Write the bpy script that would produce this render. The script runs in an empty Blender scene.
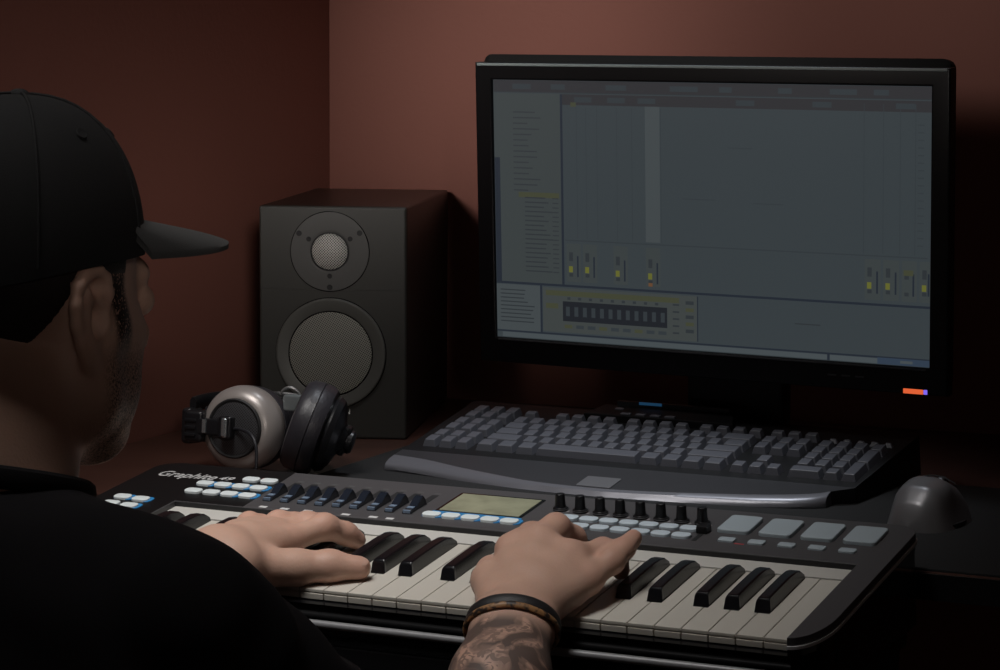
import bpy, bmesh, math, random
import numpy as np
from mathutils import Matrix, Vector

random.seed(7)
rng = np.random.default_rng(7)
SC = bpy.context.scene
COL = SC.collection
ZO = 0.72                       # key tops of the piano keyboard stand 0.72 m above the floor
R = math.radians

# ------------------------------------------------------------------ camera, world, lights
def wpos(x, y, z):              # millimetres (origin: left front corner of the white keys) -> metres
    return Vector((x * .001, y * .001, z * .001 + ZO))

cam_d = bpy.data.cameras.new('camera')
cam_o = bpy.data.objects.new('camera', cam_d)
COL.objects.link(cam_o)
yaw, pitch, roll = R(24.36), R(6.70), R(0.35)
fw = Vector((-math.sin(yaw) * math.cos(pitch), math.cos(yaw) * math.cos(pitch), -math.sin(pitch)))
r0 = Vector((math.cos(yaw), math.sin(yaw), 0))
u0 = r0.cross(fw)
rr = r0 * math.cos(roll) + u0 * math.sin(roll)
uu = u0 * math.cos(roll) - r0 * math.sin(roll)
mw = Matrix.Identity(4)
for i in range(3):
    mw[i][0], mw[i][1], mw[i][2] = rr[i], uu[i], -fw[i]
mw.translation = wpos(1294, -1917, 479)
cam_o.matrix_world = mw
cam_d.sensor_width = 36
cam_d.lens = 36 * 2551.8 / 1000
cam_d.clip_start = .05
cam_d.dof.use_dof = False
SC.camera = cam_o

wd = bpy.data.worlds.new('world')
SC.world = wd
wd.use_nodes = True
wd.node_tree.nodes['Background'].inputs[0].default_value = (.85, .66, .58, 1)
wd.node_tree.nodes['Background'].inputs[1].default_value = .022

def aim(o, target):
    d = Vector(target) - o.location
    o.rotation_euler = d.to_track_quat('-Z', 'Y').to_euler()

def area(name, loc, target, size, watt, color, spread=180):
    l = bpy.data.lights.new(name, 'AREA')
    l.shape = 'DISK'
    l.size = size
    l.energy = watt
    l.color = color
    l.spread = R(spread)
    o = bpy.data.objects.new(name, l)
    COL.objects.link(o)
    o.location = wpos(*loc)
    aim(o, wpos(*target))
    return o

def spot(name, loc, target, size, watt, color, angle, blend):
    l = bpy.data.lights.new(name, 'SPOT')
    l.energy = watt
    l.color = color
    l.shadow_soft_size = size
    l.spot_size = R(angle)
    l.spot_blend = blend
    o = bpy.data.objects.new(name, l)
    COL.objects.link(o)
    o.location = wpos(*loc)
    aim(o, wpos(*target))
    return o

spot('ceiling_lamp', (60, -420, 1560), (110, 120, 0), .42, 121, (1, .97, .94), 44, 1.0)
spot('wall_lamp', (-60, -950, 760), (-75, 1115, 450), .17, 78, (1, .93, .88), 19, 1.0)
spot('upper_wall_fill', (-60, -950, 760), (390, 1115, 740), .17, 40, (1, .91, .86), 33, 1.0)  # second cone from the same spot, added to brighten the upper right wall
spot('key_top_fill', (260, 800, 1560), (270, 600, 0), .16, 46, (.88, .93, 1), 33, 1.0)  # added overhead fill that brightens the computer key tops, not a known lamp
spot('left_wall_fill', (1500, -1950, 900), (-315, 730, 260), .2, 110, (1, .92, .86), 10.5, 1.0)  # added fill from near the camera to lift the left wall

vs = SC.view_settings
vs.view_transform = 'Standard'
vs.look = 'None'
vs.exposure = 0.0
vs.gamma = 1.0
vs.use_curve_mapping = False

# ------------------------------------------------------------------ mesh helpers
class MB:
    """collects shapes in millimetres; M maps the local frame to world millimetres"""
    def __init__(s, M=None):
        s.bm = bmesh.new()
        s.M = M or Matrix.Identity(4)
        s.fr = s.bm.verts.layers.float_vector.new('fr')
        s.mi = 0
        s.sm = True

    def add(s, verts, faces, L=None):
        T = s.M @ L if L is not None else s.M
        vs_ = []
        for v in verts:
            v = Vector(v)
            q = s.bm.verts.new(T @ v)
            q[s.fr] = (L @ v) if L is not None else v
            vs_.append(q)
        for f in faces:
            try:
                fc = s.bm.faces.new([vs_[i] for i in f])
                fc.material_index = s.mi
                fc.smooth = s.sm
            except ValueError:
                pass
        return s

    def _dump(s, b, L=None):
        b.verts.index_update()
        s.add([v.co.copy() for v in b.verts], [[v.index for v in f.verts] for f in b.faces], L)
        b.free()
        return s

    def box(s, lo, hi, bev=0, seg=2, L=None, taper=None):
        b = bmesh.new()
        bmesh.ops.create_cube(b, size=1)
        c = [(lo[i] + hi[i]) / 2 for i in range(3)]
        d = [hi[i] - lo[i] for i in range(3)]
        for v in b.verts:
            k = taper if (taper and v.co.z > 0) else (1, 1)
            v.co = Vector((c[0] + v.co.x * d[0] * k[0], c[1] + v.co.y * d[1] * k[1], c[2] + v.co.z * d[2]))
        if bev:
            bmesh.ops.bevel(b, geom=b.edges[:], offset=bev, segments=seg, profile=.5, affect='EDGES', clamp_overlap=True)
        return s._dump(b, L)

    def prism(s, poly, z0, z1, bev=0, seg=2, L=None, both=False):
        b = bmesh.new()
        lo = [b.verts.new((p[0], p[1], z0)) for p in poly]
        hi = [b.verts.new((p[0], p[1], z1)) for p in poly]
        n = len(poly)
        ft = b.faces.new(hi)
        fb = b.faces.new(lo[::-1])
        for i in range(n):
            b.faces.new((lo[i], lo[(i + 1) % n], hi[(i + 1) % n], hi[i]))
        b.normal_update()
        if bev:
            es = [e for e in b.edges if all(abs(v.co.z - z1) < 1e-6 for v in e.verts) or (both and all(abs(v.co.z - z0) < 1e-6 for v in e.verts))]
            bmesh.ops.bevel(b, geom=es, offset=bev, segments=seg, profile=.5, affect='EDGES', clamp_overlap=True)
        big = [f for f in b.faces if len(f.verts) > 4]
        bmesh.ops.triangulate(b, faces=big)
        return s._dump(b, L)

    def lathe(s, prof, n=32, L=None, cap0=True, cap1=True):
        vs_, fs = [], []
        for r_, z_ in prof:
            for k in range(n):
                a = 2 * math.pi * k / n
                vs_.append((r_ * math.cos(a), r_ * math.sin(a), z_))
        for j in range(len(prof) - 1):
            for k in range(n):
                fs.append((j * n + k, j * n + (k + 1) % n, (j + 1) * n + (k + 1) % n, (j + 1) * n + k))
        if cap0:
            fs.append(tuple(range(n))[::-1])
        if cap1:
            fs.append(tuple((len(prof) - 1) * n + k for k in range(n)))
        return s.add(vs_, fs, L)

    def tube(s, pts, r_, n=8, closed=False, L=None, flat=1.0):
        pts = [Vector(p) for p in pts]
        m = len(pts)
        rs = r_ if isinstance(r_, (list, tuple)) else [r_] * m
        vs_, fs = [], []
        prev = None
        for i in range(m):
            a = pts[i - 1] if (i > 0 or closed) else pts[0]
            c = pts[(i + 1) % m] if (i < m - 1 or closed) else pts[-1]
            t = (c - a).normalized()
            if prev is None:
                up = Vector((0, 0, 1)) if abs(t.z) < .9 else Vector((1, 0, 0))
            else:
                up = prev
            x = up.cross(t)
            if x.length < 1e-6:
                x = Vector((1, 0, 0)).cross(t)
            x.normalize()
            y = t.cross(x).normalized()
            prev = y
            for k in range(n):
                an = 2 * math.pi * k / n
                vs_.append(pts[i] + x * math.cos(an) * rs[i] + y * math.sin(an) * rs[i] * flat)
        for i in range(m if closed else m - 1):
            for k in range(n):
                i2 = (i + 1) % m
                fs.append((i * n + k, i * n + (k + 1) % n, i2 * n + (k + 1) % n, i2 * n + k))
        if not closed:
            fs.append(tuple(range(n))[::-1])
            fs.append(tuple((m - 1) * n + k for k in range(n)))
        return s.add(vs_, fs, L)

    def ball(s, c, rad, n=16, L=None):
        rad = (rad, rad, rad) if not isinstance(rad, (list, tuple)) else rad
        vs_, fs = [], []
        h = n // 2
        for j in range(1, h):
            th = math.pi * j / h
            for k in range(n):
                a = 2 * math.pi * k / n
                vs_.append((c[0] + rad[0] * math.sin(th) * math.cos(a), c[1] + rad[1] * math.sin(th) * math.sin(a), c[2] + rad[2] * math.cos(th)))
        for j in range(h - 2):
            for k in range(n):
                fs.append((j * n + k, (j + 1) * n + k, (j + 1) * n + (k + 1) % n, j * n + (k + 1) % n))
        t = len(vs_)
        vs_.append((c[0], c[1], c[2] + rad[2]))
        vs_.append((c[0], c[1], c[2] - rad[2]))
        for k in range(n):
            fs.append((t, k, (k + 1) % n))
            fs.append((t + 1, (h - 2) * n + (k + 1) % n, (h - 2) * n + k))
        return s.add(vs_, fs, L)

    def grid(s, rows, L=None, closed_u=False):
        nu = len(rows[0])
        vs_ = [p for row in rows for p in row]
        fs = []
        for j in range(len(rows) - 1):
            for k in range(nu if closed_u else nu - 1):
                fs.append((j * nu + k, j * nu + (k + 1) % nu, (j + 1) * nu + (k + 1) % nu, (j + 1) * nu + k))
        return s.add(vs_, fs, L)

    def build(s, name, mats, parent=None, post=None, angle=35):
        bm = s.bm
        if post:
            for v in bm.verts:
                v.co = post(v.co)
        bmesh.ops.recalc_face_normals(bm, faces=bm.faces[:])
        base = root_loc(parent) if parent else Vector((0, 0, 0))
        for v in bm.verts:
            v.co = wpos(*v.co) - base
        for e in bm.edges:
            if len(e.link_faces) == 2 and e.calc_face_angle(0) > R(angle):
                e.smooth = False
        me = bpy.data.meshes.new(name)
        bm.to_mesh(me)
        bm.free()
        for m_ in (mats if isinstance(mats, (list, tuple)) else [mats]):
            me.materials.append(m_)
        o = bpy.data.objects.new(name, me)
        COL.objects.link(o)
        if parent:
            o.parent = parent
        wn = o.modifiers.new('weighted_normal', 'WEIGHTED_NORMAL')
        wn.keep_sharp = True
        wn.weight = 80
        return o

def root_loc(p):
    while p.parent:
        p = p.parent
    return Vector(p.location)

def thing(name, label, cat, loc):
    o = bpy.data.objects.new(name, None)
    o.empty_display_size = .05
    COL.objects.link(o)
    o.location = wpos(*loc)
    o['label'] = label
    o['category'] = cat
    return o

def tag(o, label, cat):
    o['label'] = label
    o['category'] = cat
    return o

def struct(o):
    o['kind'] = 'structure'
    return o

def frame(origin, ex, ey, ez):
    M = Matrix.Identity(4)
    for i in range(3):
        M[i][0], M[i][1], M[i][2], M[i][3] = ex[i], ey[i], ez[i], origin[i]
    return M

def T(x, y, z):
    return Matrix.Translation((x, y, z))

def rrect(x0, y0, x1, y1, r_, n=5):
    out = []
    for cx, cy, a0 in ((x1 - r_, y0 + r_, -90), (x1 - r_, y1 - r_, 0), (x0 + r_, y1 - r_, 90), (x0 + r_, y0 + r_, 180)):
        for k in range(n + 1):
            a = R(a0 + 90 * k / n)
            out.append((cx + r_ * math.cos(a), cy + r_ * math.sin(a)))
    return out

def text_mesh(mb, body, height, x, y, z, width=None, thick=.3, shear=0.0, L=None, bold=0.0):
    cu = bpy.data.curves.new('t', 'FONT')
    cu.body = body
    cu.size = 1
    cu.shear = shear
    cu.extrude = 0.02
    cu.offset = bold
    o = bpy.data.objects.new('t', cu)
    COL.objects.link(o)
    dg = bpy.context.evaluated_depsgraph_get()
    me = bpy.data.meshes.new_from_object(o.evaluated_get(dg))
    co = [v.co.copy() for v in me.vertices]
    fs = [tuple(p.vertices) for p in me.polygons]
    bpy.data.objects.remove(o)
    bpy.data.curves.remove(cu)
    bpy.data.meshes.remove(me)
    x0 = min(c.x for c in co); x1 = max(c.x for c in co)
    y1 = max(c.y for c in co)
    sy = height / y1
    sx = width / (x1 - x0) if width else sy
    mb.add([(x + (c.x - x0) * sx, y + c.y * sy, z + (c.z + .02) / .04 * thick) for c in co], fs, L)

# ------------------------------------------------------------------ materials
def mat(name, color, rough=.5, metal=0.0, spec=.5, bump=0.0, bscale=400, var=0.0, vscale=20, coat=0.0, emit=None, estr=0.0):
    m = bpy.data.materials.new(name)
    m.use_nodes = True
    nt = m.node_tree
    b = nt.nodes['Principled BSDF']
    b.inputs['Base Color'].default_value = (*color, 1)
    b.inputs['Roughness'].default_value = rough
    b.inputs['Metallic'].default_value = metal
    b.inputs['Specular IOR Level'].default_value = spec
    b.inputs['Coat Weight'].default_value = coat
    if emit:
        b.inputs['Emission Color'].default_value = (*emit, 1)
        b.inputs['Emission Strength'].default_value = estr
    if var or bump:
        tc = nt.nodes.new('ShaderNodeTexCoord')
    if var:
        nz = nt.nodes.new('ShaderNodeTexNoise')
        nz.inputs['Scale'].default_value = vscale
        nz.inputs['Detail'].default_value = 4
        nt.links.new(tc.outputs['Object'], nz.inputs['Vector'])
        mx = nt.nodes.new('ShaderNodeMix')
        mx.data_type = 'RGBA'
        mx.inputs['A'].default_value = (*[c * (1 - var) for c in color], 1)
        mx.inputs['B'].default_value = (*[min(1, c * (1 + var)) for c in color], 1)
        nt.links.new(nz.outputs['Fac'], mx.inputs['Factor'])
        nt.links.new(mx.outputs['Result'], b.inputs['Base Color'])
    if bump:
        n2 = nt.nodes.new('ShaderNodeTexNoise')
        n2.inputs['Scale'].default_value = bscale
        n2.inputs['Detail'].default_value = 3
        nt.links.new(tc.outputs['Object'], n2.inputs['Vector'])
        bp = nt.nodes.new('ShaderNodeBump')
        bp.inputs['Strength'].default_value = bump
        bp.inputs['Distance'].default_value = .001
        nt.links.new(n2.outputs['Fac'], bp.inputs['Height'])
        nt.links.new(bp.outputs['Normal'], b.inputs['Normal'])
    return m

def perforated(name, light, dark, pitch, hole, rough=.4, metal=.3, rot=45):
    """metal sheet punched with round holes: pattern from the part's own coordinates"""
    m = mat(name, light, rough, metal)
    nt = m.node_tree
    b = nt.nodes['Principled BSDF']
    at = nt.nodes.new('ShaderNodeAttribute')
    at.attribute_name = 'fr'
    mp = nt.nodes.new('ShaderNodeMapping')
    mp.inputs['Rotation'].default_value = (0, 0, R(rot))
    mp.inputs['Scale'].default_value = (1 / pitch,) * 3
    nt.links.new(at.outputs['Vector'], mp.inputs['Vector'])
    fr_ = nt.nodes.new('ShaderNodeVectorMath'); fr_.operation = 'FRACTION'
    nt.links.new(mp.outputs['Vector'], fr_.inputs[0])
    sb = nt.nodes.new('ShaderNodeVectorMath'); sb.operation = 'SUBTRACT'
    sb.inputs[1].default_value = (.5, .5, 0)
    nt.links.new(fr_.outputs[0], sb.inputs[0])
    ml = nt.nodes.new('ShaderNodeVectorMath'); ml.operation = 'MULTIPLY'
    ml.inputs[1].default_value = (1, 1, 0)
    nt.links.new(sb.outputs[0], ml.inputs[0])
    ln = nt.nodes.new('ShaderNodeVectorMath'); ln.operation = 'LENGTH'
    nt.links.new(ml.outputs[0], ln.inputs[0])
    cp = nt.nodes.new('ShaderNodeMath'); cp.operation = 'LESS_THAN'
    cp.inputs[1].default_value = hole
    nt.links.new(ln.outputs['Value'], cp.inputs[0])
    mx = nt.nodes.new('ShaderNodeMix'); mx.data_type = 'RGBA'
    mx.inputs['A'].default_value = (*light, 1)
    mx.inputs['B'].default_value = (*dark, 1)
    nt.links.new(cp.outputs[0], mx.inputs['Factor'])
    nt.links.new(mx.outputs['Result'], b.inputs['Base Color'])
    return m

def emis(name, color, s=1.0):
    m = bpy.data.materials.new(name)
    m.use_nodes = True
    b = m.node_tree.nodes['Principled BSDF']
    b.inputs['Base Color'].default_value = (.01, .01, .012, 1)
    b.inputs['Roughness'].default_value = .5
    b.inputs['Specular IOR Level'].default_value = .2
    b.inputs['Emission Color'].default_value = (*color, 1)
    b.inputs['Emission Strength'].default_value = s
    return m

M_wall = mat('terracotta_wall_paint', (.27, .104, .078), .75, bump=.25, bscale=160, var=.10, vscale=3)
M_wood = mat('dark_red_brown_desk', (.06, .027, .02), .33, var=.35, vscale=14)
M_mat = mat('black_cloth_mat', (.0045, .0045, .005), .85, bump=.3, bscale=1500)
M_floor = mat('dark_floor', (.05, .03, .022), .6, var=.3, vscale=6)
M_ceil = mat('pale_ceiling', (.5, .46, .42), .8)
M_black = mat('black_plastic', (.006, .006, .007), .35)
M_blackg = mat('black_gloss_plastic', (.004, .004, .005), .12)
M_blackm = mat('black_matt_plastic', (.01, .01, .011), .6)

# ------------------------------------------------------------------ room
CX, CY = -330, 1112            # the room corner behind the speaker
def wall_quad(name, p, q, z0, z1, th, mat_, side):
    d = (Vector(q) - Vector(p)).normalized()
    nrm = Vector((-d.y, d.x)) * side
    mb = MB()
    a, b = Vector(p), Vector(q)
    c, e = b + nrm * th, a + nrm * th
    mb.sm = False
    mb.prism([a, b, c, e], z0, z1)
    return struct(mb.build(name, mat_))

FL, CE = -720, 1780
WLX = 0.0
wr = (CX + 2600 * math.cos(R(1.5)), CY + 2600 * math.sin(R(1.5)))
wl = (CX + 3600 * WLX, CY - 3600)
wall_quad('wall_back', (CX - 80, CY - 80 * math.tan(R(1.5))), wr, FL, CE, 80, M_wall, 1)
wall_quad('wall_left', (CX, CY), wl, FL, CE, 80, M_wall, -1)
mb = MB(); mb.sm = False
mb.prism([(-460, -2600), (2500, -2600), (2500, 1330), (-460, 1330)], FL - 60, FL)
struct(mb.build('floor', M_floor))
mb = MB(); mb.sm = False
mb.prism([(-460, -2600), (2500, -2600), (2500, 1330), (-460, 1330)], CE, CE + 60)
struct(mb.build('ceiling', M_ceil))

# ------------------------------------------------------------------ desk with a lower tray for the piano keyboard
DT = 0.0
DY0 = 306
desk = thing('studio_desk', 'dark red-brown studio desk carrying the monitor, speaker and computer keyboard', 'desk', (400, 650, FL))
def lwx(y):                     # x of the left wall at depth y
    return CX + (CY - y) * WLX
mb = MB()
mb.prism([(lwx(DY0) + 4, DY0), (1180, DY0), (1180, CY + 1520 * .0262 - 4), (lwx(CY) + 4, CY - 4)], DT - 26, DT, 2.5)
mb.build('desktop', M_wood, desk)
mb = MB()
mb.box((lwx(DY0) + 4, DY0 - 1.5, DT - 26), (1180, DY0 + .2, DT - 1.5), .4)
mb.build('edge_band', M_black, desk)
for x, y in ((-250, 340), (1120, 340), (-240, 1000), (1120, 1080)):
    mb = MB()
    mb.box((x - 25, y - 25, FL), (x + 25, y + 25, DT - 26), 2)
    mb.build('leg', M_black, desk)

kst = thing('keyboard_stand', 'black flat-topped stand under the piano keyboard, in front of the desk', 'keyboard stand', (310, 140, FL))
mb = MB()
mb.box((-70, -6, -66), (700, 290, -47.5), 2)
mb.build('shelf', M_black, kst)
for x, y in ((-50, 20), (680, 20), (-50, 270), (680, 270)):
    mb = MB()
    mb.box((x - 15, y - 15, FL), (x + 15, y + 15, -66), 2)
    mb.build('leg', M_black, kst)

mb = MB()
mb.prism(rrect(-20, DY0 + 3, 1150, 750, 8), DT, DT + 2.2, .8)
tag(mb.build('desk_mat', M_mat), 'large black cloth mat lying under the computer keyboard and mouse', 'desk mat')

# ------------------------------------------------------------------ monitor
mth, mti = R(-5.4), R(-2.7)
ex = Vector((math.cos(mth), math.sin(mth), 0))
nn = Vector((-math.sin(mth), math.cos(mth), 0))
eu = Vector((0, 0, 1)) * math.cos(mti) + nn * math.sin(mti)
ez = ex.cross(eu)               # towards the viewer
MF = frame((334.9, 745, 279.3), ex, eu, ez)
mon = thing('computer_monitor', 'wide black computer monitor showing music software behind the computer keyboard', 'monitor', (350, 880, 0))
M_bez = mat('monitor_bezel_plastic', (.004, .004, .005), .34, spec=.3)
M_case = mat('monitor_case_plastic', (.008, .008, .0075), .7, spec=.25)
def ring(mb, o, i, z0, z1, oy=0):
    (ox0, oy0, ox1, oy1), (ix0, iy0, ix1, iy1) = o, i
    O = [(ox0, oy0), (ox1, oy0), (ox1, oy1), (ox0, oy1)]
    I = [(ix0, iy0), (ix1, iy0), (ix1, iy1), (ix0, iy1)]
    b = bmesh.new()
    vs_ = {}
    for k in range(4):
        for nme, P in (('o', O), ('i', I)):
            for z in (z0, z1):
                vs_[nme, k, z] = b.verts.new((*P[k], z))
    for k in range(4):
        j = (k + 1) % 4
        b.faces.new((vs_['o', k, z1], vs_['o', j, z1], vs_['i', j, z1], vs_['i', k, z1]))
        b.faces.new((vs_['o', k, z0], vs_['i', k, z0], vs_['i', j, z0], vs_['o', j, z0]))
        b.faces.new((vs_['o', k, z0], vs_['o', j, z0], vs_['o', j, z1], vs_['o', k, z1]))
        b.faces.new((vs_['i', k, z0], vs_['i', k, z1], vs_['i', j, z1], vs_['i', j, z0]))
    b.normal_update()
    es = [e for e in b.edges if all(abs(v.co.z - z1) < 1e-6 for v in e.verts) and abs(e.calc_length()) > 100]
    bmesh.ops.bevel(b, geom=es, offset=2.5, segments=3, profile=.5, affect='EDGES', clamp_overlap=True)
    return mb._dump(b)
mb = MB(MF)
ring(mb, (-287.5, -179, 286, 169), (-265.3, -149.4, 265.3, 149.4), -12, 4)
bez = mb.build('bezel', M_bez, mon)
mb = MB(MF)
mb.box((-262, -152.5, 4), (262, -150.7, 5.2), .5)          # lighter seam on the chin
mb.build('chin_line', mat('chin_line_grey', (.05, .05, .055), .4), bez)
mb = MB(MF)
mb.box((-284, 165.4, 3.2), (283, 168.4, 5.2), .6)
mb.build('top_edge_highlight', mat('bezel_highlight_grey', (.28, .34, .34), .45), bez)  # pale strip painting the highlight along the bezel's top bevel
mb = MB(MF)
rows = []
for z, s, dy in ((-12, 1, 0), (-16, 1.0, 9.5), (-40, .985, 9.5), (-62, .9, -2), (-74, .7, -10)):
    rows.append([(x * s, (y - 0) * s + (dy if y > 0 else -dy * .2), z) for x, y in rrect(-286, -177, 281, 168, 10)])
mb.grid(rows, closed_u=True)
n_ = len(rows[0])
mb.add(rows[-1], [tuple(range(n_))])
mb.build('rear_case', M_case, mon)
# screen: one mesh, interface drawn as its own small panels of light
UI = [emis('screen_' + n, c, 1.0) for n, c in dict(
    base=(.037, .046, .051), dark=(.017, .022, .031), side=(.041, .049, .050), light=(.052, .062, .066),
    grey=(.031, .038, .043), yellow=(.115, .12, .025), text=(.027, .032, .036), lcd=(.014, .016, .02),
    cream=(.046, .053, .052), bar=(.058, .07, .076), blue=(.03, .045, .07), olive=(.05, .054, .032), top=(.028, .028, .031), red=(.12, .06, .03)).items()]
UN = dict(base=0, dark=1, side=2, light=3, grey=4, yellow=5, text=6, lcd=7, cream=8, bar=9, blue=10, olive=11, top=12, red=13)
mb = MB(MF)
mb.sm = False
lay = [0]
def ui(c, x0, y0, x1, y1):
    lay[0] += 1
    mb.mi = UN[c]
    z = .4 + lay[0] * .0022
    mb.add([(x0, y0, z), (x1, y0, z), (x1, y1, z), (x0, y1, z)], [(0, 1, 2, 3)])
mb.mi = 0
mb.box((-266, -150, -3), (266, 150, .38))
ui('top', -265, 136, 265, 149); ui('text', -265, 135, 265, 136); ui('top', -265, 122, 265, 134)
for x in (-240, -190, -120, -40, 20, 90, 150, 200):
    ui('grey', x, 139, x + random.randint(14, 34), 145)
for x in (-160, -118, -80, 40, 130, 225):
    ui('grey', x, 125, x + 22, 131)
ui('olive', -165, 120, -158, 125)
ui('side', -265, -84, -178, 134); ui('dark', -265, -84, -258, 60)
ui('dark', -178.5, -84, -175.5, 134)
y = 112
while y > 22:
    ui('text', -240, y, -240 + random.randint(18, 46), y + 1.4); y -= 6.4
ui('olive', -234, 15, -181, 21)
y = 14
while y > -76:
    ui('text', -226, y, -226 + random.randint(24, 40), y + 1.5)
    ui('text', -190, y, -182, y + 1.2); y -= 5.3
# session grid
for x in (-158, -146, -132, -107, -88, -52):
    ui('grey', x, -30, x + .7, 120)
ui('light', -71, -30, -53, 122)
for x in (189, 211, 230, 247):
    ui('grey', x, -30, x + .8, 130)
for y in range(-20, 116, 8):
    ui('grey', 250, y, 257, y + 1.2)
for x, y, w in ((30, 78, 30), (-25, 20, 40), (60, 18, 36)):
    ui('grey', x, y, x + w, y + 1)
ui('grey', -174, -33, 262, -31.6)
for yx, fx, y in ((-167, -158, -66), (-146, -137, -66), (-107, -98, -68), (-66, -57, -69), (196, 205, -65), (217, 226, -65), (238, 246, -66), (258, 263, -65)):
    ui('side', yx - 5, -80, fx + 4, -36)
    ui('text', yx - 2, y + 10, yx + 3, y + 20); ui('text', yx - 2, y - 8, yx + 3, y - 4)
    if yx != 238:
        ui('yellow', yx - 2.4, y - 3, yx + 2.6, y + 4)
    ui('dark', fx - .9, y - 8, fx + 1.1, y + 16)
ui('red', -68, -80, -63, -76)
ui('olive', 235, -52, 246, -46)
# lower panes
ui('light', -265, -141, -207.5, -87); ui('base', -205, -141, 265, -86)
ui('dark', -265, -86.2, 265, -83.6); ui('dark', -207.5, -141, -204.8, -85)
for y in np.arange(-94, -134, -4.6):
    ui('text', -260, y, -260 + random.randint(30, 46), y + 1.4)
ui('cream', -204, -139, -8, -88); ui('dark', -8, -139, -6.6, -88)
ui('olive', -200, -97, -30, -91); ui('olive', -200, -112, -184, -106); ui('lcd', -178, -126, -45, -103)
for k in range(12):
    ui('grey', -174 + k * 11, -120, -169 + k * 11, -109)
for k in range(9):
    ui('olive' if k % 3 == 0 else 'grey', -176 + k * 15, -134, -166 + k * 15, -130)
    ui('text', -172 + k * 14, -101, -168 + k * 14, -98)
for k in range(5):
    ui('text', -38, -100 - k * 8, -30, -98 - k * 8); ui('olive' if k % 2 else 'text', -22, -98 - k * 8, -12, -94 - k * 8)
ui('text', 110, -112, 140, -110.6)
ui('dark', -265, -142.5, 265, -140.6); ui('bar', -258, -148.5, 148, -143); ui('dark', 148, -149, 151, -141); ui('bar', 151, -148.5, 206, -143); ui('blue', 206, -149, 265, -142)
ui('bar', 232, -147, 246, -144)
mb.build('screen', UI, mon)
mb = MB(MF); mb.box((237, -178.2, 3), (259.5, -173, 5), .5)
led = mb.build('power_light', emis('orange_led', (1.0, .16, .05), .75), bez)
led['label'] = 'orange power light strip'
mb = MB(MF); mb.box((260, -178, 3), (264, -173, 5.2), .5)
mb.build('standby_light', emis('blue_led', (.25, .16, 1.0), .9), bez)
for x in (150, 166, 182):
    mb = MB(MF); mb.box((x, -165, 4), (x + 10, -163.4, 4.7), .2)
    mb.build('menu_button', mat('menu_mark', (.05, .05, .055), .4), bez)
mb = MB()
mb.box((292, 815, 8), (408, 850, 250), 6)
mb.build('stand_neck', M_black, mon)
mb = MB()
mb.prism([(350 + 150 * math.cos(a), 905 + 82 * math.sin(a)) for a in np.linspace(0, 2 * math.pi, 48, endpoint=False)], 0, 14, 4)
mb.build('stand_base', M_black, mon)

# ------------------------------------------------------------------ loudspeaker
sa = R(17.5)
SX = Vector((math.cos(sa), math.sin(sa), 0)); SN = Vector((-math.sin(sa), math.cos(sa), 0))
SW, SH, SD = 177, 277, 350
FRp = Vector((-45, 771, 0))
SF = frame(FRp - SX * SW, SX, Vector((0, 0, 1)), SX.cross(Vector((0, 0, 1))))   # x along the baffle, y up, z towards the viewer
spk = thing('studio_speaker', 'dark grey two-way studio loudspeaker standing in the room corner behind the headphones', 'loudspeaker', tuple(FRp - SX * SW / 2 + SN * SD / 2))
M_spk = mat('speaker_cabinet_grey', (.024, .023, .02), .36, bump=.06, bscale=900)
M_baf = mat('speaker_baffle_grey', (.042, .042, .038), .42, bump=.05, bscale=900)
M_ring = mat('speaker_ring_grey', (.095, .095, .088), .45)
mb = MB(SF)
mb.box((0, 0, -SD), (SW, SH, -8), 3, 3)
mb.build('cabinet', M_spk, spk)
mb = MB(SF)
mb.box((0, 0, -10), (SW, SH, 0), 3.2, 4)
baf = mb.build('baffle', M_baf, spk)
mb = MB(SF)
mb.box((2.2, 178, -1), (SW - 2.2, SH - 2.5, .45), .3)
mb.build('upper_plate', M_baf, baf)
def spk_xy(px, py):             # measured on the baffle
    return px, py
TC = (85.5, 223.5)
mb = MB(SF @ T(TC[0], TC[1], 0))
mb.lathe([(47, 0), (47, 1.6), (46.3, 2.0), (26, 2.0), (24, 1.2), (21.5, 1.0)], 64, cap0=False)
tw = mb.build('tweeter', mat('tweeter_plate_grey', (.075, .075, .073), .5), spk)
mb = MB(SF @ T(TC[0], TC[1], 0))
mb.lathe([(23.2, 1), (23.2, 2.6), (21.6, 2.9), (21.4, 1.5)], 48, cap0=False, cap1=False)
mb.build('tweeter_ring', M_blackm, tw)
mb = MB(SF @ T(TC[0], TC[1], 0))
mb.lathe([(21.5, 1.6), (20, 3.2), (16, 5.4), (11, 7), (6, 7.8), (.5, 8)], 48)
mb.build('dome_grille', perforated('silver_dome_mesh', (.60, .60, .57), (.012, .012, .012), 2.3, .36, .5, 0), tw)
for a in (150, 32, 270):
    for rad, s_ in ((42.5, 3.4), (29, 3.0)):
        mb = MB(SF @ T(TC[0] + rad * math.cos(R(a)), TC[1] + rad * math.sin(R(a)), 1.9))
        mb.lathe([(s_, 0), (s_, .5), (s_ * .8, .6), (s_ * .55, .2)], 16, cap0=False)
        mb.build('screw', M_blackm, tw)
def gap_ring(c, rad, z, par, w=.7):
    mb = MB(SF @ T(c[0], c[1], z))
    mb.tube([(rad * math.cos(a), rad * math.sin(a), 0) for a in np.linspace(0, 2 * math.pi, 72, endpoint=False)], w, 6, closed=True)
    mb.build('gap_ring', M_blackg, par)
gap_ring(TC, 47.2, .9, tw)
WC = (86.5, 102)
mb = MB(SF @ T(WC[0], WC[1], 0))
mb.lathe([(66, -.5), (66, 3.2), (65, 4.2), (62.5, 4.6), (53, 2.6), (50.2, 1.6), (50, .6)], 80, cap0=False)
wf = mb.build('woofer', M_ring, spk)
mb = MB(SF @ T(WC[0], WC[1], 0))
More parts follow.
